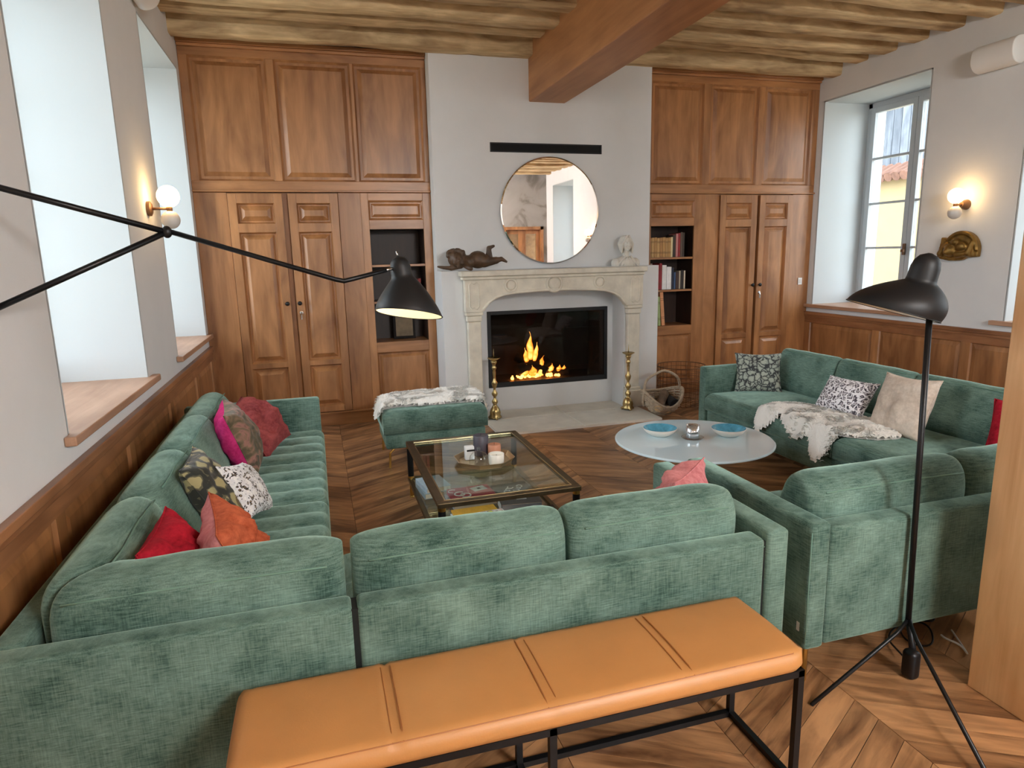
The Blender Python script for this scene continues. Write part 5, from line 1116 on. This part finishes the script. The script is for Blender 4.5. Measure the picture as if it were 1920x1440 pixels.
# cables on the floor by the post
def cable(name, pts, r, m, label):
    P = smooth_path(pts); return tag(obj(name, tube(BM(), P, r, 6), m, smooth=True), label, 'cable')
def smooth_path(p, it=3):
    for _ in range(it):
        q = [p[0]]
        for i in range(len(p)-1):
            a, b = Vector(p[i]), Vector(p[i+1]); q += [tuple(a.lerp(b, .25)), tuple(a.lerp(b, .75))]
        q.append(p[-1]); p = q
    return p
cable('lamp_cable', [(2.09, 1.80, .03), (2.16, 1.95, .006), (2.30, 2.0, .02), (2.36, 1.92, .05), (2.28, 1.82, .006), (2.2, 1.9, .006), (2.34, 2.06, .006), (2.46, 1.95, .006), (2.52, 2.1, .006)], .004, M['black'], 'tangled black lamp cable on the floor behind the floor lamp')
cable('white_cable', [(2.33, 1.84, .045), (2.30, 1.80, .06), (2.335, 1.76, .05), (2.36, 1.74, .006), (2.40, 1.80, .006), (2.46, 1.9, .006)], .004, plain('pale_cable', srgb(206, 206, 200), .3), 'short pale cable beside the wooden post')

# ------------------------------------------------------------------ added fill globes (unseen behind the viewer, to brighten the room)
FILL = 55.0
M['fill_light'] = emit('fill_glow', (1, .98, .96), FILL)
for i, (x, y) in enumerate(((1.7, -2.0), (2.2, -2.5), (2.7, -2.0), (2.2, -1.4))):
    t = thing('fill_globe', 'unseen added globe pendant behind the viewer, %s in the cluster' % ordn[i], 'fill_light', (x, y, 3.4), group='added fill globes behind the viewer')
    obj('globe', blob(BM(), (x, y, 2.75), .17, seg=24, rings=16), M['fill_light'], t, smooth=True); obj('cord', tube(BM(), [(x, y, 2.92), (x, y, 3.44)], .004, 6), M['black'], t); obj('collar', lathe(BM(), [(.04, 2.905), (.03, 2.95)], (x, y, 0), 16), M['gold'], t, smooth=True)

# ------------------------------------------------------------------ outside: courtyard and the neighbouring house
gr = tag(obj('ground', bx(-40, 40, -40, 40, -.6, -.45), plain('courtyard_gravel', srgb(178, 168, 150), .95, var=.1)), 'pale gravel courtyard outside', 'ground', kind='structure')
nb = thing('neighbour_house', 'house across the court with slate-grey cladding above a tiled ledge', 'house', (12, 11, 0))
obj('wall', bx(12, 12.3, 3, 20, -.45, 3.0), plain('cream_render', srgb(150, 132, 98), .9, var=.05), nb)
obj('cladding', bx(12.25, 12.4, 3, 20, 3.2, 7.5), plain('grey_cladding_base', srgb(120, 124, 130), .8), nb)
cbm = bx(12.22, 12.25, 0, .2, 3.2, 7.5); cme = bpy.data.meshes.new('cladding_board'); cbm.to_mesh(cme); cbm.free(); cme.materials.append(wood('grey_cladding', srgb(58, 64, 74), srgb(112, 118, 126), 'Z', .8))
for i in range(56): o = bpy.data.objects.new('cladding_board', cme); o.location = (0, 8+i*.212, 0); link(o, nb)
tbm = tube(BM(), [(11.75, 0, 3.02), (12.3, 0, 3.28)], .1, 10); tme = bpy.data.meshes.new('roof_tile'); bmesh.ops.recalc_face_normals(tbm, faces=tbm.faces); tbm.to_mesh(tme); tbm.free(); tme.materials.append(wood('terracotta_tile', srgb(92, 62, 50), srgb(132, 96, 80), 'X', .85))
for i in range(56): o = bpy.data.objects.new('roof_tile', tme); o.location = (0, 8+i*.2, 0); link(o, nb)
